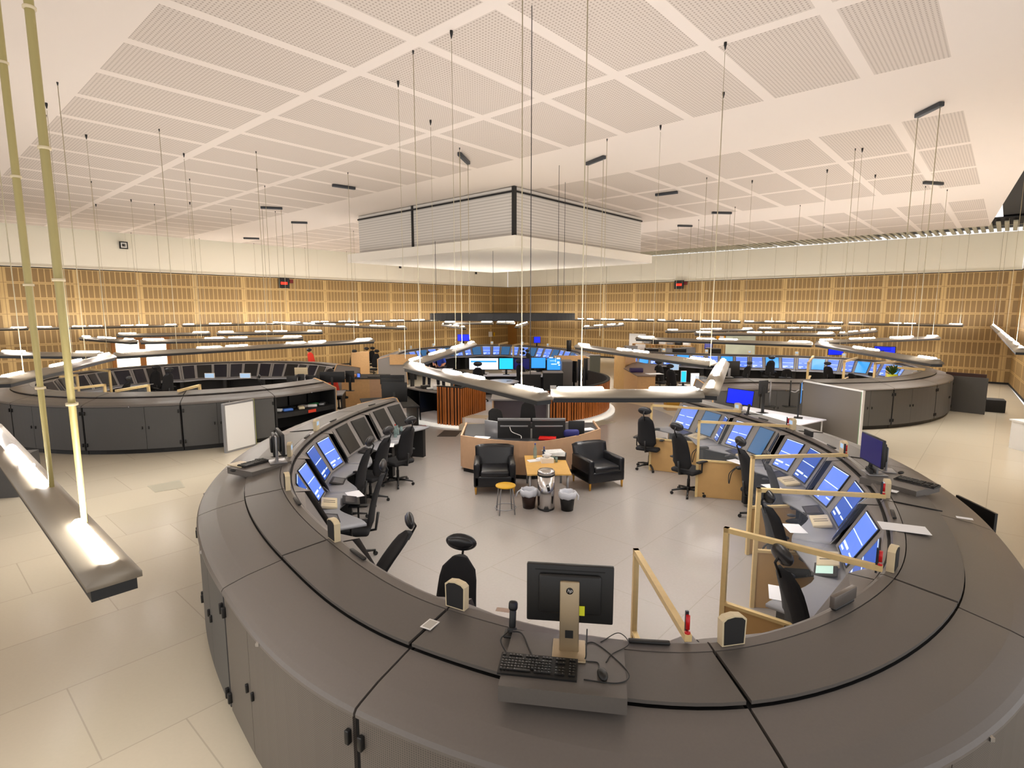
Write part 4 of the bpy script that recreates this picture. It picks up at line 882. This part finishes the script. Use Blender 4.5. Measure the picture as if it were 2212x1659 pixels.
for k,lab in ((0,'lower pale step of the tower entrance'),(1,'upper pale step of the tower entrance')):
    a0_,a1_=-108,-97; r0,r1=TRd+.32-.34*k,TRd-.5
    q=MB(); q.prism([(tp(a,r_).x,tp(a,r_).y) for a,r_ in ((a0_,r0),(a1_,r0),(a1_,r1),(a0_,r1))],0,.16+.15*k); tag(q.build('step',mat('pale_step','d8c8b0',.5)),lab,'step')
# black equipment niche and shelf
t=thing('equipment_rack','open black rack with blue lit interior left of the slatted wood panel','rack',tp(-132,TRd-.3)); O=t.location
q=MB(); strip(q,[tp(a,TRd-.55) for a in (-146,-139,-132,-125,-122)],0,.03,.98,.04); 
for a in (-146,-134,-122): q.add([tp(a,TRd,.03),tp(a,TRd-.55,.03),tp(a,TRd-.55,.98),tp(a,TRd,.98),tp(a+.6,TRd,.03),tp(a+.6,TRd-.55,.03),tp(a+.6,TRd-.55,.98),tp(a+.6,TRd,.98)],[(0,1,2,3),(4,5,6,7),(0,1,5,4),(3,2,6,7),(0,3,7,4)])
q.build('frame',M_blk,t,org=O); q=MB(); strip(q,[tp(a,TRd) for a in (-146,-139,-132,-125,-122)],0,.98,1.02,.6); q.build('shelf_top',M_grey,t,org=O)
q=MB(); q.add([tp(-127,TRd-.4,.35),tp(-125,TRd-.35,.85),tp(-124,TRd-.35,.4),tp(-125.5,TRd-.4,.2)],[(0,1,2,3)]); q.build('status_screen',M_lcd['deep'],t,org=O)
for i,(a,zz,w_) in enumerate(((-126,1.03,.22),(-130,1.03,.3),(-135,1.03,.26),(-140,1.03,.3))): p=tp(a,TRd-.3); lay('office_item',['white cup holder with orange lid','stack of white papers','black telephone with cords','grey folder'][i]+' on top of the black rack','office item',p.x,p.y,zz,w_,.2,(.14,.05,.1,.04)[i],(M_wht,M_paper,M_blk,M_grey)[i],R(20*i),r=.02)
# interior desk with bright screens
t=thing('control_desk','white-topped curved desk under the bright screens inside the tower','desk',(-.2,20.5,0)); O=t.location
apts=[Vector((-2.1,20.3,0)),Vector((-1.2,20.55,0)),Vector((0,20.6,0)),Vector((1.0,20.45,0)),Vector((1.75,20.0,0))]; ap=[cr(apts,k/5) for k in range(21)]
q=MB(); strip(q,ap,-.25,1.03,1.06,.75); q.build('desktop',mat('white_desktop','d6d6de',.4),t,org=O); q=MB(); strip(q,ap,.1,.3,1.03,.04); q.build('front_panel',M_dk,t,org=O)
SG='bright screens inside the tower'
ws=px_mon(1013,773,1077,799,20.7,'widest white screen with blue band inside the tower',scr='white',facing=-1,zdesk=1.06,group=SG)
px_mon(1078,773,1109,798,20.75,'bright cyan screen inside the tower, right of the widest white one',scr='cyan',facing=-1,zdesk=1.06,group=SG)
px_mon(1110,774,1144,798,20.8,'dark navy screen inside the tower behind the chair',scr='navy',facing=-1,zdesk=1.06,group=SG)
px_mon(1147,772,1179,796,20.5,'sky blue map screen inside the tower, left one of a pair',scr='sky',facing=-1,zdesk=1.06,group=SG)
mp=px_mon(1181,773,1212,800,20.3,'sky blue map screen with white lines, right one of a pair inside the tower',scr='sky',facing=-1,zdesk=1.06,group=SG)
q=MB(); 
for (x,z_,w_,h_) in ((-.15,.55,.22,.01),(.05,.5,.01,.22),(.1,.62,.12,.05),(-.1,.42,.2,.03),(.12,.45,.08,.08),(.16,.38,.06,.04),(-.18,.66,.14,.03)): q.box(x,x+w_,-.026,-.024,z_,z_+h_)
q.build('map_lines',mat('map_white','cfe9ff',.4,emi=1),mp)
bp=atd(1045,781,20.66); o=MB().box(-.48,.48,-.030,-.026,-.03,.03).build('blue_band',mat('band_blue','1a7fd0',.4,emi=1),ws); o.location=(0,0,bp.z-1.06)
for x,y,l in ((1045,806,'white papers left on the tower desk'),(1095,803,'white crumpled bag on the tower desk'),(1150,804,'white cups and papers on the tower desk'),(1195,807,'papers with a red edge at the right of the tower desk')): p=P2(x,y,1.07); lay('paper_sheet',l,'paper',p[0],p[1],1.062,.36,.22,.05,M_paper,R(x),r=.02)
t=thing('round_table','round white pedestal table in the middle of the tower','table',(-.33,18.8,.3)); MB().lathe([(.55,.72),(.57,.74),(.57,.755),(.54,.76)],40).build('tabletop',mat('white_table','eceaf0',.3),t); MB().lathe([(.3,0),(.28,.02),(.05,.05),(.045,.72)],20).build('pedestal',M_blk,t)
tag(MB().tube([(-.18,18.7,1.068),(-.02,18.82,1.068)],.008,6).build('pen',M_blk),'black pen on the round white table','pen')
chair((-1.15,19.0),(0,1),'tall black chair left of the round table in the tower','A',group='chairs in the tower',z=.3); chair((.45,19.9),(.5,1),'tall black chair right of the round table in the tower','A',group='chairs in the tower',z=.3); chair((-1.7,17.6),(-.2,1),'black chair whose casters show inside the tower entrance','C',group='chairs in the tower',z=.3)
def cab(label,x0,y0,x1,y1,Y,z0,dep,m,name='cabinet',cat='cabinet',lab=False,grp=None):
    a=atd(x0,y0,Y); b_=atd(x1,y1,Y); t=thing(name,label,cat,((a.x+b_.x)/2,Y,z0),0,grp); w_=b_.x-a.x; h_=a.z-z0
    MB().box(-w_/2,w_/2,0,dep,0,h_).build('body',m,t); MB().box(-w_/2-.01,w_/2+.01,-.01,dep+.01,h_,h_+.025).build('top',M_grey,t)
    if lab: MB().box(-.1,.1,-.006,0,h_*.5,h_*.5+.15).build('paper_label',M_paper,t)
    return t
cab('dark cabinet with white label, left of two in the tower',1125,809,1168,842,18.2,.3,.5,M_dk,lab=True,grp='tower cabinets'); cab('dark cabinet with white label, right of two in the tower',1174,806,1216,842,18.1,.3,.5,M_dk,lab=True,grp='tower cabinets')
cab('tall grey equipment box at the right inside the tower',1214,782,1236,830,18.9,.3,.7,M_lid); cab('tall grey panel right of the tower against the wall',1275,768,1296,812,23.5,0,.2,mat('olive_grey','5c6056',.6),name='divider_panel',cat='panel')
for k,(x0,x1) in enumerate(((1236,1247),(1247,1259),(1260,1270))): px_mon(x0,780-3*k,x1,826-3*k,19.5+.5*k,'black tall monitor seen edge-on at the right of the tower, '+['leftmost','middle','rightmost'][k],back=M_blk,zdesk=.3,rz=R(-50),group='edge-on monitors in the tower',th=.06)
px_mon(988,722,1014,737,33.0,'blue monitor on the far ring, left one',scr='royal',facing=-1,zdesk=1.4)
px_mon(1152,727,1168,741,31.4,'tilted blue monitor on the far ring, right one',scr='royal',facing=-1,zdesk=1.4,rz=R(25))
for k in (0,1): px_mon(1222+5*k,735,1231+5*k,759,28.2,'dark tablet standing on the far ring right side, '+['left','right'][k],zdesk=1.4,rz=R(60),back=M_blk)
px_mon(1789,753,1821,767,25.4,'blue monitor on the back rim of the right ring, left',scr='royal',facing=-1,zdesk=1.4)
px_mon(1553,780,1597,810,17.1,'black monitor with silver stand seen from behind on the right ring',back=M_blk,stand=M_silver,zdesk=1.4)
px_mon(1892,750,1924,758,24.6,'blue monitor on the back rim of the right ring, right',scr='royal',facing=-1,zdesk=1.4)
# birch screens at ring ends and corner furniture
def panel(label,pts,z0,z1,m=M_wood,name='screen_panel',cat='panel',th=.04):
    P=[Vector((p[0],p[1],0)) for p in pts]; q=MB(); strip(q,P,0,z0,z1,th); return tag(q.build(name,m),label,cat)
p0,p1=at(1325,840,0),at(1378,825,0)
panel('tall birch privacy panel left of the tan corner desk, right of the tower',[P2(1327,838,0),P2(1347,846,0)],0,1.6,M_board); panel('sloping birch privacy panel behind the tan corner desk',[P2(1327,838,0),P2(1372,829,0)],0,1.6,M_wood)
t=thing('corner_desk','tan corner desk with dark top right of the tower','desk',(5.2,21.3,0)); O=t.location
c4=[P2(1347,846,0),P2(1375,868,0),P2(1414,868,0),P2(1414,838,0),P2(1372,826,0)]
q=MB(); q.prism(c4,0,.98); q.build('body',M_wood,t,org=O); cx_=sum(p[0] for p in c4)/5; cy_=sum(p[1] for p in c4)/5
q=MB(); q.prism([(cx_+(p[0]-cx_)*1.04,cy_+(p[1]-cy_)*1.04) for p in c4],.98,1.01); q.build('desktop',mat('brown_desktop','6f5c50',.5),t,org=O)
lay('toolbox','dark red and navy box on the tan corner desk','box',4.95,22.0,1.01,.5,.3,.16,mat('navy_box','2a1a50',.5),0,r=.02); lay('paper_sheet','pale map sheets on the tan corner desk','paper',5.5,21.3,1.012,.6,.4,.01,M_paper,R(12))
t=thing('work_table','cluttered white table right of the tan corner desk','table',(6.9,19.6,0)); MB().box(-.8,.8,-.7,.7,.72,.75).build('tabletop',M_wht,t)
for x in (-.75,.75):
    for y in (-.65,.65): MB().box(x-.02,x+.02,y-.02,y+.02,0,.72).build('leg',M_silver,t)
for x,y,l in ((-.5,-.3,'white papers at the left of the cluttered table'),(.0,.1,'white papers in the middle of the cluttered table'),(.4,-.4,'grey keyboard on the cluttered table'),(.3,.4,'black phone on the cluttered table')): lay('office_item',l,'office item',6.9+x,19.6+y,.755,.36,.22,.05,M_paper if 'white' in l else (M_blk if 'black' in l else M_grey),R(x*90),r=.01)
px_mon(1471,801,1482,826,19.8,'bright lit monitor on the cluttered table, left half',scr='cyan',facing=-1,zdesk=.75,back=M_wht); px_mon(1492,806,1509,842,19.2,'large bright white lit screen on the cluttered table',scr='white',facing=-1,zdesk=.75,back=M_wht)
px_mon(1448,784,1466,800,21.2,'pale grey lit monitor behind the cluttered table',scr='steel',facing=-1,zdesk=1.0,back=M_wht)
tag(MB().box(0,.28,0,.28,0,1.35).build('acrylic_column',mat('clear_column','c9d2da',.1,alpha=.35)),'clear acrylic display column by the cluttered table','column').location=(5.95,17.6,0)
lay('carton','yellow cardboard box under the leaning black chair','box',5.6,19.2,0,.45,.4,.3,mat('cardboard_yellow','b98a2a',.7),0)
# back shelves by the right wall
c=AB(14.2,.35); t=thing('low_shelf','low open birch shelf along the right wall under the pinned sheets','shelf',c,math.atan2(ea.y,ea.x))
for z_ in (.03,.6,1.15): MB().box(-2.1,2.1,-.4,0,z_,z_+.03).build('shelf_board',M_wood,t)
for x in (-2.1,-.7,.7,2.07): MB().box(x,x+.03,-.4,0,0,1.18).build('upright',M_wood,t)
for k in range(7): p=AB(12.6+k*.55,.55); lay(['printer','binder_stack','office_item'][k%3],['white printer','stack of grey binders','black device'][k%3]+' on the low wall shelf, '+ORD[k]+' from the left','office item',p.x,p.y,1.185,.4,.3,(.22,.14,.18)[k%3],(M_wht,M_grey,M_blk)[k%3],math.atan2(ea.y,ea.x),r=.02)
for k,(x,y) in enumerate(((1365,752),(1410,757),(1440,757),(1470,757),(1490,755),(1545,757))):
    p=atd(x,y,29.5+.3*k); cab('%s back office desk seen over the right ring, %s from the left'%('dark' if k%2 else 'grey',ORD[k]),x-12,y-3,x+12,y+12,29.2+.3*k,0,.6,M_dk if k%2 else M_silver,name='side_desk',cat='desk',grp='back office desks')
# white table with monitor arms and tall grey divider
t=thing('work_table','white table with birch edge under the monitor arms','table',(6.7,14.3,0),R(-57)); MB().box(-1.15,1.15,-.7,.7,.72,.745).build('tabletop',mat('white_table','eceaf0'),t); MB().box(-1.15,1.15,-.72,-.70,.71,.748).build('edge',M_wood,t)
for x in (-1.08,1.08):
    for y in (-.62,.62): MB().tube([(x,y,0),(x,y,.72)],.02,8).build('leg',M_wht,t)
o=lay('poster_sheet','large white sheet hanging over the edge of the monitor-arm table','paper',6.45,13.95,.748,1.6,.8,.003,M_paper,R(-57))
for (x,y,l) in ((1662,878,'left'),(1705,878,'right')):
    p=P2(x,y,.76); t=thing('monitor_arm_stand','black pole stand with cabled monitor arm, %s one by the divider'%l,'monitor stand',(p[0],p[1],.75)); MB().rbox(-.16,.16,-.1,.1,0,.02,.006).build('base',M_blk,t)
    MB().tube([(0,0,.02),(0,0,.75)],.022,8,mi=0).build('pole',M_silver if l=='left' else M_blk,t); s=-1 if l=='left' else 1
    MB().tube(smooth([(0,0,.45),(.12*s,-.03,.42),(.22*s,-.02,.48),(.3*s,0,.45)]),.02,6).build('arm',M_silver,t)
px_mon(1716,826,1742,872,13.9,'monitor turned sideways on the right arm with blue screen',scr='sky',facing=1,zdesk=.75,rz=R(-120)); px_mon(1638,822,1660,850,14.6,'black monitor back on the left arm',zdesk=.75,rz=R(20))
A=at(1738,823,1.6); Bp=at(1865,845,1.6); A.z=Bp.z=0
t=thing('divider_panel','tall grey freestanding divider with white edge right of the monitor arms','divider',(A.x,A.y,0),math.atan2(Bp.y-A.y,Bp.x-A.x)); L=(Bp-A).length
MB().box(0,L,-.02,.02,.0,1.58).build('grey_face',mat('divider_grey','6d665d',.7),t); q=MB(); q.box(-.02,L+.03,-.03,.03,1.58,1.61); q.box(L,L+.03,-.03,.03,0,1.58); q.build('white_trim',M_wht,t); MB().box(L-.02,L,-.032,-.02,0,1.58).build('green_seal',mat('green_seal','6f8f6a',.5),t)
# right end: dark cabinet, doors
p=at(2118,892,0); t=thing('storage_box','low dark box on the floor by the right wall','box',(16.5,19.0,0),R(-35)); MB().rbox(-.45,.45,-.3,.3,0,.42,.01).build('body',M_dk,t)
p=at(2072,900,0); t=thing('cabinet','tall dark door panel standing open at the right end of the right ring','cabinet',(15.4,18.7,0),R(40)); MB().box(-.02,.02,-.6,.6,0,1.22).build('door_leaf',M_door,t); MB().box(.25,.3,-.5,.6,0,1.32).build('brown_frame',mat('dark_brown_wood','3a1d10',.5),t)
t=thing('plant_pot','bright yellow plant pot with green plant on the right ring','plant',(12.9,18.7,1.0)); MB().lathe([(.13,.0),(.17,.3),(.15,.3),(.1,.25)],16).build('pot',mat('yellow_pot','d8dc20',.4),t)
q=MB()
for k in range(40):
    a=random.uniform(0,6.28); r_=random.uniform(.05,.22); z_=random.uniform(.36,.58); q.add([(0,0,.28),(math.cos(a)*r_-.03,math.sin(a)*r_,z_),(math.cos(a)*r_*1.2,math.sin(a)*r_*1.2,z_+.05),(math.cos(a)*r_+.03,math.sin(a)*r_,z_)],[(0,1,2,3)])
q.build('leaves',mat('leaf_green','3d5a1c',.5),t)
# left: whiteboard, open bay clutter, desks
A=at(487,979,0); Bp=at(552,962,0); t=thing('leaning_whiteboard','white display board with grey frame leaning on the left ring','whiteboard',(A.x,A.y,0),math.atan2(Bp.y-A.y,Bp.x-A.x)); L=(Bp-A).length
MB().box(0,L,-.04,.04,.0,1.22).build('frame',M_silver,t); MB().box(.04,L-.04,-.045,-.04,.05,1.17).build('white_surface',M_wht,t); MB().box(L,L+.02,-.03,.04,0,1.22).build('yellow_edge',mat('yellow_green_edge','9aa028',.5),t)
random.seed(3)
for k in range(9):
    tt=12.1+.1*k; p=LEFT.X(tt,.6+.15*(k%2),.71); lay('equipment',['white cable bundle','blue folded cable','black adapter','crumpled cream paper','grey keyboard','white plug strip','green connector box','silver switch box','black power brick'][k]+' on the shelf of the open bay','equipment',p.x,p.y,.71,.26,.16,.07,[M_wht,mat('blue_cable','4a7ad0',.5),M_blk,M_cream,M_grey,M_wht,mat('green_box','2f7a4a',.5),M_silver,M_blk][k],R(40*k),r=.02)
for k,(a,b_) in enumerate(((12.05,12.33),(12.36,12.68),(12.71,12.97))):
    q=MB(); LEFT.sweep(q,a,b_,[(.3,.78),(.34,.78),(.34,1.14),(.3,1.14)],4); tag(q.build('monitor',M_blk),'black monitor back inside the open bay, %s from the left'%ORD[k],'monitor','monitor backs in the open bay')
p=LEFT.X(12.5,.97,.64); o=MB().box(-.13,.13,-.006,.006,-.04,.04).build('warning_sticker',mat('orange_red_sticker','e0452a',.5)); o.location=p; dd=LEFT.X(12.6,0,0)-LEFT.X(12.4,0,0); o.rotation_euler=(0,0,math.atan2(dd.y,dd.x)); tag(o,'orange red sticker on the shelf edge of the open bay','sticker')
t=thing('pedestal_desk','tall birch counter with orange telephone between left ring and tower','counter',(-5.35,20.3,0),R(0)); p=at(748,862,0)
MB().box(-.75,.25,-.6,.6,0,1.02).build('body',M_wood,t); MB().box(.25,.7,-.6,.6,0,1.02).build('side_body',M_beech,t); MB().box(-.78,.73,-.63,.63,1.02,1.05).build('countertop',M_dk,t)
lay('telephone','orange desk telephone on the birch counter','telephone',-5.8,19.95,1.05,.3,.24,.1,mat('orange_phone','e08a1c',.4),0,r=.03)
px_mon(771,806,780,819,20.0,'small tablet with violet blue screen on the birch counter',scr='light',facing=-1,zdesk=1.05,rz=R(-20)); lay('keyboard','black keyboard on the birch counter','keyboard',-5.0,20.0,1.05,.45,.2,.03,M_blk,R(5))
panel('tall curved birch panel behind the birch counter, end of the left ring',[P2(762,845,0),P2(800,838,0)],0,1.65,M_wood)
for k,(x0,y0,x1,y1,Y,l) in enumerate(((690,803,745,826,18.3,'wide black monitor back behind the red chair'),(746,801,766,826,18.6,'black monitor back left of the birch counter'),(619,812,642,830,17.6,'black monitor back on the left ring side table, left'),(643,808,658,828,17.8,'black monitor back on the left ring side table, middle'),(660,811,688,830,18.0,'black monitor back on the left ring side table, right'),(821,810,874,830,17.2,'rearmost black monitor back left of the tower'),(823,818,872,840,16.6,'middle black monitor back left of the tower'),(824,826,880,868,15.9,'front large black monitor back left of the tower'))):
    px_mon(x0,y0,x1,y1,Y,l,zdesk=.75,back=M_blk,group='black monitor backs')
t=thing('side_desk','dark desk carrying the black monitors left of the tower','desk',(-3.7,16.4,0),R(20)); MB().box(-.75,.75,-1.0,1.0,.70,.735).build('desktop',M_dk,t)
for x in (-.7,.7): MB().box(x-.02,x+.02,-.95,.95,0,.70).build('side_panel',M_blk,t)
t=thing('side_desk','side desk carrying black monitors in the open end of the left ring','desk',(-6.7,18.2,0),R(10)); MB().box(-1.6,1.1,-.5,.5,.70,.735).build('desktop',M_desk,t)
for x in (-1.55,1.05): MB().box(x-.02,x+.02,-.45,.45,0,.70).build('side_panel',M_blk,t)
for x,y,l in ((600,815,'open document folder held up before the back screens'),): px_mon(636,794,665,809,19.5,'open cream folder standing before the back right screens of the left ring',name='folder',scr='off',back=M_cream,zdesk=.75,st=False)
for x,l in ((452,'left'),(530,'right')): px_mon(x-12 if x>500 else x-10,806,x+12,817,17.6,'white-framed tablet on the left ring desk, %s one'%l,scr='steel',facing=-1,back=M_wht,zdesk=.75,st=False)
o=lay('side_table','pale birch side table in the left ring','table',-9.9,16.4,.72,1.5,.9,.03,M_wood,R(0)); 
for x,y,w_,m_,l in ((-10.1,16.2,.3,mat('orange_fruit','d88a1c',.5),'orange bag on the pale side table'),(-9.7,16.5,.25,M_wht,'white cup on the pale side table'),(-9.4,16.2,.3,M_paper,'white crumpled papers on the pale side table')): lay('office_item',l,'office item',x,y,.75,w_,.2,.16,m_,R(20),r=.05)
panel('tan birch end screen of the far ring, left one',[FAR.X(10.04,.35,0),FAR.X(10.04,-.9,0)],.95,1.42,M_wood)
panel('tan birch end screen of the far ring, right one',[FAR.X(-.04,.35,0),FAR.X(-.04,-1.1,0)],.9,1.42,M_wood)
# floor details
q=MB().prism([P2(318,1050,0),P2(388,1037,0),P2(400,1053,0),P2(335,1064,0)],.0,.004); tag(q.build('floor_hatch',mat('grey_floor_hatch','9a9482',.6)),'grey rectangular floor hatch left of the nearest ring','floor hatch')
q=MB().prism([P2(944,943,0),P2(960,930,0),P2(997,931,0),P2(985,943,0)],.0,.012); tag(q.build('floor_mat',mat('dark_brown_mat','3a302a',.7)),'dark brown mat on the floor before the tower entrance','mat')
q=MB().prism([P2(1262,908,0),P2(1298,906,0),P2(1330,912,0),P2(1288,921,0)],.0,.004); tag(q.build('floor_hatch',mat('grey_floor_hatch','9a9482',.6)),'grey floor hatch right of the tower','floor hatch')
p=P2(930,925,0); lay('litter','small coloured wrapper on the floor left of the tower','litter',p[0]-.3,p[1]+.3,0,.25,.14,.01,mat('pink_wrapper','c9909a',.6),R(20))
cord('tangle of black cable on the floor before the tower steps',smooth([(-1.25,15.6,.01),(-1.0,15.9,.01),(-.8,15.5,.01),(-1.1,15.4,.01),(-.95,15.7,.01),(-.6,15.6,.01)]),.012)
# open dark crate door at the right outer side of the nearest ring
t=thing('open_cabinet_door','open cabinet door jutting out at the right outer side of the nearest ring','door panel',at(2068,1069,1.13)*1.0,0); A_=t.location.copy(); B_=at(2153,1110,1.13); t.location.z=0; t.rotation_euler=(0,0,math.atan2(B_.y-A_.y,B_.x-A_.x)); MB().box(0,(B_-A_).length,-.015,.015,.05,1.13).build('leaf',M_blk,t)
# white desk at right edge
t=thing('side_desk','white table at the right frame edge','desk',(at(2222,912,.73).x,at(2222,912,.73).y,0)); MB().box(-.12,.5,-.4,.4,.70,.735).build('tabletop',M_wht,t)
for x in (-.08,.46): MB().box(x-.02,x+.02,-.35,.35,0,.7).build('leg',M_wht,t)
t=thing('cabinet','dark grey cabinet corner at the left frame edge under the long strip light','cabinet',at(40,1074,0),R(14)); MB().box(-1.6,0,0,.8,0,.72).build('body',M_door,t)
# desk items of the nearest ring
def item(ti,o_,kind,label):
    z=.771; p=NEAR.X(ti,-o_,z); p2=NEAR.X(ti,-o_-.5,z); d=(p2-p).normalized(); rz=math.atan2(d.y,d.x)-PI/2+PI
    if kind=='tablet':
        t=thing('touch_panel',label,'control panel',p,rz,'touch panels on the desks'); Mx=Matrix.Rotation(R(12),4,'X'); MB().rbox(-.17,.17,-.12,.12,0,.02,.008,M=Mx).build('body',M_dk,t); MB().box(-.12,.12,-.08,.08,.02,.022,M=Mx).build('screen',M_lcd['offnavy'] if 'pale lit' not in label else mat('pale_green_screen','a8c8bc',.3,emi=.5),t)
    elif kind=='keys':
        t=thing('communication_panel',label,'control panel',p,rz,'cream control panels on the desks'); Mx=Matrix.Rotation(R(10),4,'X'); MB().rbox(-.19,.19,-.11,.11,0,.045,.012,M=Mx).build('body',M_cream,t)
        for x in (-.03,.04): MB().box(x,x+.015,-.08,.08,.045,.047,M=Mx).build('slot',M_blk,t)
    elif kind=='paper': lay('paper_sheet',label,'paper',p.x,p.y,z,.3,.21,.003,M_paper,rz+.3)
    elif kind=='mouse': mouse(label,p.x,p.y,z,rz)
    elif kind=='phone':
        t=thing('telephone_handset',label,'telephone',p,rz); MB().rbox(-.05,.05,-.11,.11,0,.05,.02).build('handset',M_blk,t)
        MB().tube(smooth([(0,-.1,.03),(.04,-.2,-.05),(.0,-.22,-.25),(-.06,-.2,-.1),(-.02,-.12,.02)]),.008,6).build('coiled_cord',M_blk,t)
L5=['by the far right open end','between the two farthest tan boards','beyond the third timber frame','beyond the fourth timber frame','beyond the largest timber frame']
for k,i in enumerate((12,11,10,9,8)):
    w_=L5[k]; item(i+.62,.55,'tablet',('pale lit ' if k==4 else 'dark ')+'touch panel on the right desk '+w_); item(i+.38 if k<4 else i+.75,.52,'keys','cream control panel on the right desk '+w_)
    if k: item(i+.2,.85,'paper','white paper on the right desk '+w_); item(i+.45,.85,'mouse','black mouse on the right desk '+w_)
    item(i+.86 if k!=3 else i+.95,.98,'phone','black handset with coiled cord on the right desk '+w_)
item(2.65,.55,'tablet','dark touch panel in front of the lit blue screen on the left'); item(3.35,.5,'keys','cream control panel beside the blue screen on the left'); item(3.1,.85,'paper','large white sheet on the left desk'); item(2.35,.75,'mouse','black mouse on the left desk by the touch panel'); item(1.5,.55,'tablet','dark touch panel before the dark screens on the left'); item(.5,.55,'tablet','dark touch panel near the left open end'); item(1.2,.8,'paper','white papers with pen on the left desk near the bottles'); item(3.75,.5,'tablet','touch panel on the white desk nearest the front left rim'); item(3.3,.8,'tablet','second dark touch panel beside the large sheet on the left')
bottle(NEAR.X(.75,-.65,0).x,NEAR.X(.75,-.65,0).y,.771,.28,M_pet,M_red,'clear bottle with red cap on the left desk'); bottle(NEAR.X(.62,-.6,0).x,NEAR.X(.62,-.6,0).y,.771,.24,M_pet,None,'clear bottle without cap on the left desk')
tag(MB().lathe([(.03,0),(.035,.13)],14).build('cup',M_pet),'tall clear cup beside the bottles on the left desk','cup').location=NEAR.X(.45,-.55,.771)
# ---------- people in the far gap ----------
def skin_mesh(name,pts,edges,rad,m,parent=None,loc=(0,0,0)):
    me=bpy.data.meshes.new(name); me.from_pydata(pts,edges,[]); me.materials.append(m); o=bpy.data.objects.new(name,me); COL.objects.link(o); o.parent=parent; o.location=loc
    s=o.modifiers.new('skin','SKIN'); ly=me.skin_vertices[0] if me.skin_vertices else None
    if ly is None:
        bpy.context.view_layer.objects.active=o; me.skin_vertices  # layer is made by the modifier below
    for i,r_ in enumerate(rad): me.skin_vertices[0].data[i].radius=(r_,r_)
    me.skin_vertices[0].data[0].use_root=True
    u=o.modifiers.new('sub','SUBSURF'); u.levels=u.render_levels=2; return o
M_skin=mat('skin','c98a68',.5)
def person(label,loc,rz,shirt,hair,lean=.35,h=1.0):
    J={'pel':(0,0,.95),'sp':(0,.10*lean*3,1.15),'ch':(0,.22*lean*3,1.32),'nk':(0,.27*lean*3,1.45),'hd':(0,.30*lean*3,1.54),'tp':(0,.31*lean*3,1.65),
     'ls':(-.17,.23*lean*3,1.36),'le':(-.26,.35*lean*3,1.12),'lh':(-.2,.58*lean*3,1.05),'lf':(-.17,.66*lean*3,1.04),'rs':(.17,.23*lean*3,1.36),'re':(.26,.35*lean*3,1.12),'rh':(.2,.58*lean*3,1.05),'rf':(.17,.66*lean*3,1.04),
     'lp':(-.1,0,.9),'lk':(-.12,.04,.5),'la':(-.12,0,.09),'lt':(-.12,.15,.04),'rp':(.1,0,.9),'rk':(.12,.04,.5),'ra':(.12,0,.09),'rt':(.12,.15,.04)}
    rad=dict(pel=.13,sp=.115,ch=.13,nk=.052,hd=.088,tp=.075,ls=.06,le=.042,lh=.03,lf=.02,rs=.06,re=.042,rh=.03,rf=.02,lp=.09,lk=.06,la=.042,lt=.035,rp=.09,rk=.06,ra=.042,rt=.035)
    E=['pel-sp','sp-ch','ch-nk','nk-hd','hd-tp','ch-ls','ls-le','le-lh','lh-lf','ch-rs','rs-re','re-rh','rh-rf','pel-lp','lp-lk','lk-la','la-lt','pel-rp','rp-rk','rk-ra','ra-rt']
    ks=list(J); t=thing('person',label,'person',loc,rz)
    def part(nm,keys,gr,m):
        idx={k:i for i,k in enumerate(keys)}; ed=[tuple(idx[a] for a in e.split('-')) for e in E if all(a in idx for a in e.split('-'))]
        return skin_mesh(nm,[J[k] for k in keys],ed,[rad[k]+gr for k in keys],m,t)
    part('body',ks,0,M_skin); part('shirt',['pel','sp','ch','ls','le','rs','re'],.016,shirt); part('trousers',['pel','lp','lk','la','rp','rk','ra'],.018,mat('dark_trousers','1c1e2a',.8))
    hc=J['hd']; q=MB(); q.sph((hc[0],hc[1]-.015,hc[2]+.06),.105,n=10,sc=(.95,1.05,.95)); q.build('hair',hair,t)
    q=MB(); q.sph((0,hc[1]+.095,hc[2]+.02),.016,n=5)
    for s in (-1,1): q.sph((s*.09,hc[1],hc[2]+.02),.022,n=5,sc=(.4,1,1.3))
    q.build('nose_and_ears',M_skin,t); q=MB()
    for s in (-1,1): q.sph((s*.032,hc[1]+.084,hc[2]+.045),.009,n=5)
    q.build('eyes',M_blk,t)
    q=MB(); q.box(-.025,.025,hc[1]+.078,hc[1]+.088,hc[2]-.03,hc[2]-.022); q.build('mouth',mat('lip','8a4a40',.5),t)
    return t
person('person in a blue shirt with pale hair leaning over a desk, left of the tower',(-3.05,23.7,0),R(-200),mat('blue_shirt','2846b0',.8),mat('pale_hair','d9c3a0',.8),.14).scale=(1.07,1.07,1.07)
person('person in dark clothes with dark hair, bent beside the one in blue',(-3.75,24.1,0),R(-150),mat('dark_shirt','20242e',.8),mat('dark_hair','2a1a12',.8),.38)
t=thing('side_desk','dark desk before the two people','desk',(-3.4,23.1,0)); MB().box(-.8,.9,-.4,.35,.96,1.0).build('desktop',M_desk,t)
for x in (-.78,.88): MB().box(x-.02,x+.02,-.38,.33,0,.96).build('side_panel',M_dk,t)
